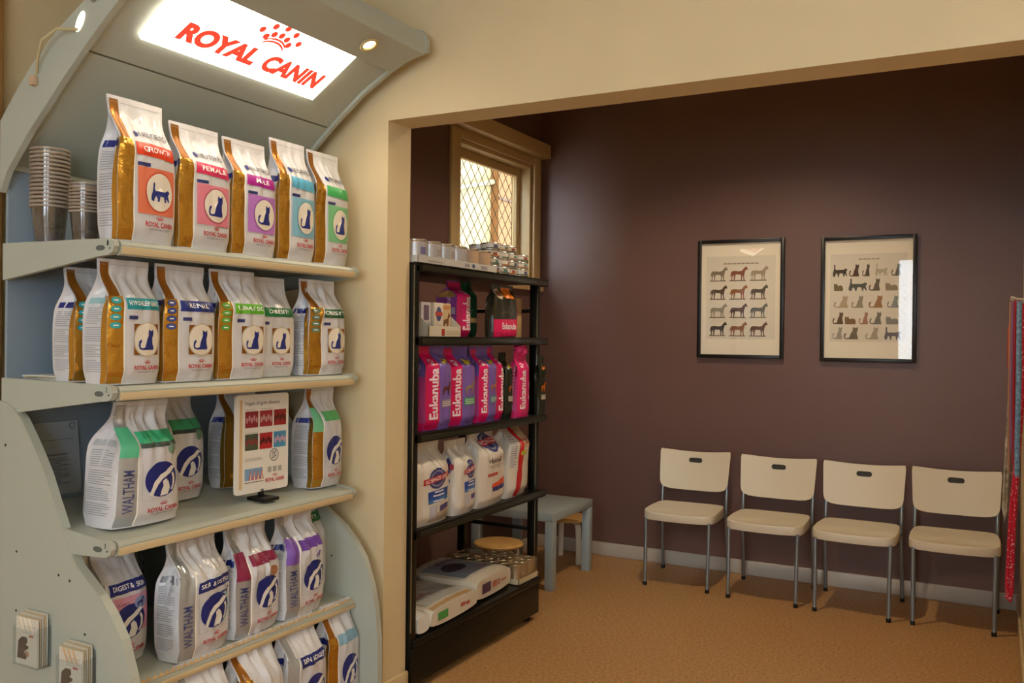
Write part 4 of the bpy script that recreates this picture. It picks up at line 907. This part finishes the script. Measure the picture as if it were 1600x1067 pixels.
b_, o_ = lying(3.62, 3.985, .46, .105, 'cream food bag lying flat with dark printed oval and boxed marks', -2.13, Z5+.002, 3, 62, 'cfc4b2')
b_.decal('dark_panel', g_rect(.06, .16, .80, .70, 8, 8), ink('8d93a0'), .0014); b_.decal('dark_oval', g_disc(.38, .44, .22, .12, n=24), ink('3c3148'), .0022); b_.decal('purple_streak', g_rect(.3, .60, .85, .66, 6, 2), ink('7a5a70'), .0022); b_.decal('red_mark', g_lines(.55, .20, .8, .25, 2, .5, seed=4), ink('b06a5c'), .0022)
b_.decal('end_panel', g_rect(.12, .2, .38, .8, 1, 1), ink('4a3048'), .003, 'bottom'); b_.decal('end_lettering', g_join(g_rect(.44, .3, .58, .7, 1, 1), g_rect(.62, .3, .66, .7, 1, 1), g_rect(.70, .45, .88, .58, 1, 1)), ink('b8705c'), .003, 'bottom')
o_ = lying(3.105, 3.19, .40, .08, 'narrow white rolled bag lying beside the left post', -2.10, Z5+.002, 0, 63, 'd8d6d0')[1]
pk = empty('can_pack', (-2.105, 4.012, Z5+.001)); tag(pk, 'shrink-wrapped pack of silver cans at the right end of base deck', 'can pack')
MB().box((-.44, 0, 0), (0, .215, .004)).box((-.003, 0, 0), (0, .215, .03)).box((-.44, 0, 0), (0, .003, .03)).box((-.44, .212, 0), (0, .215, .03)).build('card_tray', mat('pack_card', 'c3b496', .5), pk)
cm = can_mesh(.0345, .098)
pc = None
for i in range(6):
    for j in range(3):
        if pc is None: pc = cm.build('can', M_CAN, pk, True, loc=(-.039-.0705*i, .037+.0705*j, .0045))
        else: link_copy(pc, pk, (-.039-.0705*i, .037+.0705*j, .0045))
MB().bbox((-.44, .002, .006), (-.001, .213, .108), .012, 3).build('shrink_film', M_FILM, pk, True)
o_ = MB().bbox((-.02, -.03, 0), (.02, .03, .03), .008).build('leaflet_bundle', ink('c8b898'), None, True, loc=(-2.5, 3.9, Z5+.12)); bpy.data.objects.remove(o_)

# =================================================================== CHILD TABLE AND STOOLS
tb = empty('childrens_table', (-2.52, 4.985, 0)); tag(tb, 'low square grey-blue table behind the black shelving unit', 'table')
hx, hy = .275, .29
MB().bbox((-hx, -hy, .40), (hx, hy, .45), .004).build('tabletop', M_BLUE, tb, True)
for sx in (-1, 1):
    for sy in (-1, 1):
        MB().bbox((sx*hx-(.052 if sx > 0 else 0), sy*hy-(.052 if sy > 0 else 0), 0), (sx*hx+(.052 if sx < 0 else 0), sy*hy+(.052 if sy < 0 else 0), .40), .003).build('leg', M_BLUE, tb, True)
def stool(x, y, rz, lab):
    s = empty('stool', (x, y, 0), rz); tag(s, lab, 'stool')
    MB().lathe([(0, .268), (.128, .268), (.140, .272), (.144, .280), (.140, .288), (.130, .291), (0, .291)], n=36, cap=False).build('seat', M_BIRCH, s, True)
    for k in range(4):
        t = k*math.pi/2+math.pi/4; c, q = math.cos(t), math.sin(t)
        pts = [(.03, .262), (.10, .262), (.122, .252), (.132, .230), (.138, .12), (.142, 0)]
        P = Vector((-q, c, 0))*.018; V = []; F = []
        for r_, z in pts:
            for w_, dz in ((-1, 0), (1, 0)):
                V.append(Vector((c*r_, q*r_, z))+P*w_)
        # give thickness inward
        n = len(V); V += [v-Vector((c, q, .4 if i < 4 else 0))*.011 for i, v in enumerate(V)]
        for i in range(len(pts)-1):
            a = 2*i; F += [(a, a+1, a+3, a+2), (n+a, n+a+2, n+a+3, n+a+1), (a, a+2, n+a+2, n+a), (a+1, n+a+1, n+a+3, a+3)]
        F += [(0, n, n+1, 1), (n-2, n-1, 2*n-1, 2*n-2)]
        V = [Vector((v.x, v.y, max(0, v.z))) for v in V]
        MB().add(V, F).build('leg', M_STOOLLEG, s, True)
stool(-2.515, 4.535, .3, 'round birch stool in front of the low blue table, seen through the black shelves')
stool(-2.475, 5.43, .1, 'round birch stool pushed under the far side of the low blue table')

# =================================================================== FRAMED PRINTS
def frame(x0, x1, z0, z1, lab):
    f = empty('framed_print', ((x0+x1)/2, YB, z0)); tag(f, lab, 'framed print')
    w = x1-x0; h = z1-z0; t = .022; y0, y1 = -.030, -.001
    mf = mat('black_frame', '15120f', .35)
    for a, b in (((-w/2, y0, 0), (-w/2+t, y1, h)), ((w/2-t, y0, 0), (w/2, y1, h)), ((-w/2+t, y0, 0), (w/2-t, y1, t)), ((-w/2+t, y0, h-t), (w/2-t, y1, h))): MB().bbox(a, b, .002).build('frame_bar', mf, f, True)
    MB().box((-w/2+t, -.012, t), (w/2-t, -.008, h-t)).build('mat_board', mat('mat_board', 'eadfc8', .6), f)
    MB().box((-w/2+t, -.020, t), (w/2-t, -.018, h-t)).build('glazing', M_PICGLASS, f)
    sh = MB().box((-w*.40, -.0135, h*.16), (w*.40, -.0125, h*.86)).build('print_sheet', mat('print_paper', 'd9d0bd', .6), f)
    return f, sh, w, h
def pm(sh, name, geo, c, w, h, off=.0004):
    V, F = geo; return mk(name, [((a-.5)*w, -.0135-off, b*h) for a, b in V], F, ink(c, .6), sh)
f, sh, w, h = frame(-1.693, -1.153, 1.354, 2.100, 'black framed print of twelve horses on the plum wall')
pm(sh, 'title_marks', g_join(*[g_rect(.30+.052*k, .792, .345+.052*k, .802, 1, 1) for k in range(8)]), '8a806c', w, h)
hc = ['7a6f5c', '7c3a24', '97876c', '4c3a2c', '8a5228', '4a4238', '8f8872', '4a302a', '5f6360', '3c3a38', '86553c', '5e4238']
for k in range(12):
    a = .145+.235*(k % 3); b = .655-.155*(k//3)
    o = pm(sh, 'horse_picture', g_poly(HORSE, a, b, a+.205, b+.12), hc[k], w, h)
    pm(sh, 'ground_line', g_rect(a-.005, b-.006, a+.185, b+.002, 1, 1), '5c4e34', w, h, .0006)
f, sh, w, h = frame(-.937, -.408, 1.347, 2.090, 'black framed print of many cats on the plum wall, right of the horses')
pm(sh, 'title_marks', g_join(*[g_rect(.40+.045*k, .812, .437+.045*k, .822, 1, 1) for k in range(5)]), '9a907c', w, h)
CP = {'w': CAT_WALK, 's': CAT_SIT, 'l': CAT_LIE}
rows = [(.680, [('w', .12, .16, '3c352c'), ('s', .30, .11, '4a3326'), ('s', .44, .08, '4c4038'), ('w', .57, .13, 'b0a48c'), ('s', .74, .10, '5c584c')]),
        (.565, [('l', .14, .10, '6a6038'), ('w', .29, .20, '4a5250'), ('s', .51, .12, '5c5246'), ('l', .68, .13, '8a806a')]),
        (.430, [('s', .14, .16, 'b09a78'), ('s', .33, .13, '8f8672'), ('s', .51, .15, '94663a'), ('s', .70, .12, '7d8686')]),
        (.300, [('s', .13, .12, '5a4630'), ('l', .26, .12, '7a5a38'), ('s', .41, .10, 'a0705c'), ('s', .52, .13, '6e6a66'), ('l', .69, .13, '7e7c76')]),
        (.180, [('s', .13, .11, '9a927e'), ('s', .25, .16, '6e6252'), ('s', .48, .14, 'a2957e'), ('w', .67, .17, '5c5c62')])]
for b, L in rows:
    for kind, a, ww, c in L: pm(sh, 'cat_picture', g_poly(CP[kind], a, b, a+ww, b+(.10 if kind != 'l' else .065)), c, w, h)

# =================================================================== CHAIRS
def chair_parts():
    c = empty('stacking_chair', (0, 0, 0))
    # seat: rounded shell with a bowed front
    n = 56; out = []
    for k in range(n):
        t = 2*math.pi*k/n; ct, st = math.cos(t), math.sin(t); e = 8.0
        r_ = (abs(ct)**e+abs(st)**e)**(-1/e); x, y = r_*ct, r_*st
        wx = .215-.012*(y > 0)*y; yy = .185*y-.03
        if y < 0: yy -= .028*(1-x*x)*(-y)
        out.append((wx*x, yy))
    rings = [(.96, .392), (.995, .393), (1.0, .397), (1.0, .438), (.994, .446), (.975, .449), (.80, .443), (.55, .438), (.28, .436)]
    V = []; F = []
    for s_, z in rings: V += [(x*s_, (y+.03)*s_-.03, z-.010*max(0, -(y+.03)/.2)**2*(1 if z > .40 else 0)) for x, y in out]
    for i in range(len(rings)-1):
        for k in range(n): F.append((i*n+k, i*n+(k+1) % n, (i+1)*n+(k+1) % n, (i+1)*n+k))
    F.append(tuple(range((len(rings)-1)*n, len(rings)*n))); F.append(tuple(reversed(range(n))))
    MB().add(V, F).build('seat', M_CHAIR, c, True)
    # back with hand slot
    n = 64; z0, z1 = .530, .775; inn = []; out = []
    for k in range(n):
        t = 2*math.pi*k/n; ct, st = math.cos(t), math.sin(t)
        e = 7 if st < 0 else 40
        r_ = (abs(ct)**e+abs(st)**e)**(-1/e); x, y = r_*ct, r_*st
        zz = (z0+z1)/2+(z1-z0)/2*y
        if y > 0: zz -= .016*(1-x*x)*y
        else: zz -= .006*(1-x*x)*(-y)
        out.append((.218*x*(1+.025*y), zz))
        px = .026*(1 if ct > 0 else -1)*min(1, abs(ct)*4)
        inn.append((px+.0125*ct, .708+.0125*st))
    K = 6; V = []; F = []
    Y = lambda x, z: .165+.055*(z-.53)/.25-.028*(1-(x/.218)**2)*-1-.028
    for side in (0, .011):
        for i in range(K+1):
            f_ = i/K; V += [(a[0]*(1-f_)+b[0]*f_, Y(a[0]*(1-f_)+b[0]*f_, a[1]*(1-f_)+b[1]*f_)+side, a[1]*(1-f_)+b[1]*f_) for a, b in zip(inn, out)]
    N = (K+1)*n
    for i in range(K):
        for k in range(n):
            q = (i*n+k, i*n+(k+1) % n, (i+1)*n+(k+1) % n, (i+1)*n+k); F += [q, tuple(N+j for j in reversed(q))]
    for k in range(n):
        F += [(k, N+k, N+(k+1) % n, (k+1) % n), (K*n+k, K*n+(k+1) % n, N+K*n+(k+1) % n, N+K*n+k)]
    MB().add(V, F).build('backrest', M_CHAIR, c, True)
    # dark insert lining the slot
    V = []; F = []
    for sc_, dy in ((1.16, -.003), (1.0, -.004), (.80, -.002), (.80, .014), (1.16, .014)):
        for x, z in inn: V.append((x*(1+(sc_-1)*.55), Y(x, z)+dy, .708+(z-.708)*sc_))
    for i in range(4):
        for k in range(n): F.append((i*n+k, i*n+(k+1) % n, (i+1)*n+(k+1) % n, (i+1)*n+k))
    F.append(tuple(2*n+k for k in range(n)))
    MB().add(V, F).build('hand_slot', mat('slot_plastic', '2b2622', .5), c, True)
    for s_ in (-1, 1):
        l = MB().tube([(s_*.190, -.205, .40), (s_*.188, -.215, .2), (s_*.187, -.222, .012)], .0105, 12).build('leg', M_CHROME, c, True)
        MB().lathe([(.0125, 0), (.0125, .020), (.0108, .022)], (s_*.187, -.222, 0), 12).build('foot_cap', M_BLACKP, l, True)
        l = MB().tube([(s_*.208, .222, .012), (s_*.206, .195, .20), (s_*.203, .165, .41), (s_*.203, .172, .50), (s_*.203, .190, .60), (s_*.203, .206, .68)], .0105, 12).build('leg', M_CHROME, c, True)
        MB().lathe([(.0125, 0), (.0125, .020), (.0108, .022)], (s_*.208, .222, 0), 12).build('foot_cap', M_BLACKP, l, True)
        MB().tube([(s_*.190, -.205, .390), (s_*.203, .166, .392)], .009, 10).build('seat_rail', M_CHROME, c, True)
    return c
def copy_tree(o, parent=None):
    c = o.copy(); COL.objects.link(c); c.parent = parent
    for ch in o.children: copy_tree(ch, c)
    return c
ch0 = chair_parts(); CG = 'row of waiting room chairs'
spots = ((-1.655, 5.345, 2.0, 'leftmost cream plastic chair in the row, nearest the blue table'), (-1.145, 5.325, 0, 'second cream plastic chair from the left, under the horse print'),
         (-.665, 5.312, -1.0, 'third cream plastic chair from the left, under the cat print'), (-.185, 5.335, 1.0, 'rightmost cream plastic chair, next to the hanging leads'))
chairs = [ch0]+[copy_tree(ch0) for _ in range(3)]
for c, (x, y, a, lab) in zip(chairs, spots): c.location = (x, y, 0); c.rotation_euler = (0, 0, R(a)); tag(c, lab, 'chair', CG)

# =================================================================== LEADS ON THE RIGHT WALL
hk = empty('hook_rail', (XR, 5.10, 1.66)); tag(hk, 'small white hook rail at the right edge holding dog leads', 'hook rail')
MB().bbox((-.006, -.14, -.03), (0, .24, .03), .002).build('backplate', mat('rail_white', 'c9c2b4', .4), hk, True)
for y in (-.10, -.02, .06, .14, .21):
    MB().tube([(0, y, .02), (-.04, y, .024), (-.068, y, .034)], .004, 8).build('hook', mat('rail_white', 'c9c2b4', .4), hk, True)
def strap(name, lab, pts, w, m, tube_r=None, n=8):
    P = [Vector(p) for p in pts]; mb = MB()
    mb.tube(P, tube_r or w, n)
    o = mb.build(name, m, None, True); tag(o, lab, 'dog lead'); return o
def hang(y, x, ztop, zbot, w): return [(x-w, y, ztop), (x-w*1.15, y-.006, (ztop+zbot)/2), (x-w*.9, y-.004, zbot+.02), (x, y, zbot), (x+w*.6, y+.004, zbot+.02), (x+w*.6, y+.006, (ztop+zbot)/2), (x+w*.3, y, ztop)]
strap('dog_lead', 'thin tan and pink strap lead hanging at the right edge', hang(5.24, .075, 1.68, .80, .016), .005, mat('lead_tan', 'b0806a', .6))
strap('dog_lead', 'mauve webbing lead hanging beside the thin tan one', hang(5.16, .082, 1.675, .92, .014), .006, mat('lead_mauve', '8a5f86', .6))
strap('dog_lead', 'dark red webbing lead hanging at the right edge', hang(5.08, .09, 1.68, .85, .012), .006, mat('lead_red', 'a01c2c', .6))
o_ = strap('dog_collar', 'orange-red looped collar hanging near the top of the hooks', [(.058+.004*math.cos(t), 5.31+.022*math.cos(t), 1.45+.115*math.sin(t)) for t in [2*math.pi*k/20 for k in range(21)]], .007, mat('collar_orange', 'b4431f', .5)); o_['category'] = 'dog collar'
MB().tube([(.06, 5.31, 1.56), (.07, 5.31, 1.62), (.072, 5.31, 1.69)], .004, 8).build('clip', mat('clip_steel', 'a8a69e', .3, metal=.8), o_, True)
o_ = strap('dog_harness', 'pale blue patterned harness strap above the red spotted lead', [(.093, 4.96, 1.67), (.095, 4.96, 1.3), (.092, 4.96, .98), (.094, 4.96, .83)], .012, mat('harness_blue', '6f93b4', .6, vary=.5, vscale=60)); o_['category'] = 'dog harness'
pd = mat('red_spotted_webbing', 'c41432', .6)
nt = pd.node_tree; tcn = nt.nodes.new('ShaderNodeTexCoord'); vo = nt.nodes.new('ShaderNodeTexVoronoi'); vo.inputs['Scale'].default_value = 85
mt = nt.nodes.new('ShaderNodeMath'); mt.operation = 'LESS_THAN'; mt.inputs[1].default_value = .26; mx = nt.nodes.new('ShaderNodeMix'); mx.data_type = 'RGBA'
mx.inputs[6].default_value = (*lin('c41432'), 1); mx.inputs[7].default_value = (*lin('e8c8cc'), 1)
nt.links.new(tcn.outputs['Object'], vo.inputs['Vector']); nt.links.new(vo.outputs['Distance'], mt.inputs[0]); nt.links.new(mt.outputs[0], mx.inputs[0]); nt.links.new(mx.outputs[2], nt.nodes['Principled BSDF'].inputs['Base Color'])
strap('dog_lead', 'bright red lead with white spots hanging low at the right edge', [(.108, 5.02, 1.66), (.106, 5.02, 1.2), (.092, 5.02, .90), (.076, 5.02, .72), (.068, 5.02, .55), (.060, 5.02, .30), (.062, 5.02, .225), (.070, 5.02, .21), (.077, 5.02, .26), (.082, 5.02, .55), (.090, 5.02, .76), (.100, 5.02, .96), (.112, 5.02, 1.2), (.112, 5.02, 1.66)], .0105, pd)
strap('dog_lead', 'cream and black chain-look lead looped behind the rightmost chair', [(.075, 5.28, 1.64), (.06, 5.27, 1.2), (.046, 5.27, .85), (.040, 5.27, .62), (.046, 5.27, .55), (.054, 5.27, .62), (.058, 5.27, .85), (.066, 5.28, 1.2), (.076, 5.28, 1.64)], .007, mat('lead_cream', 'a59a86', .5, vary=.7, vscale=25))
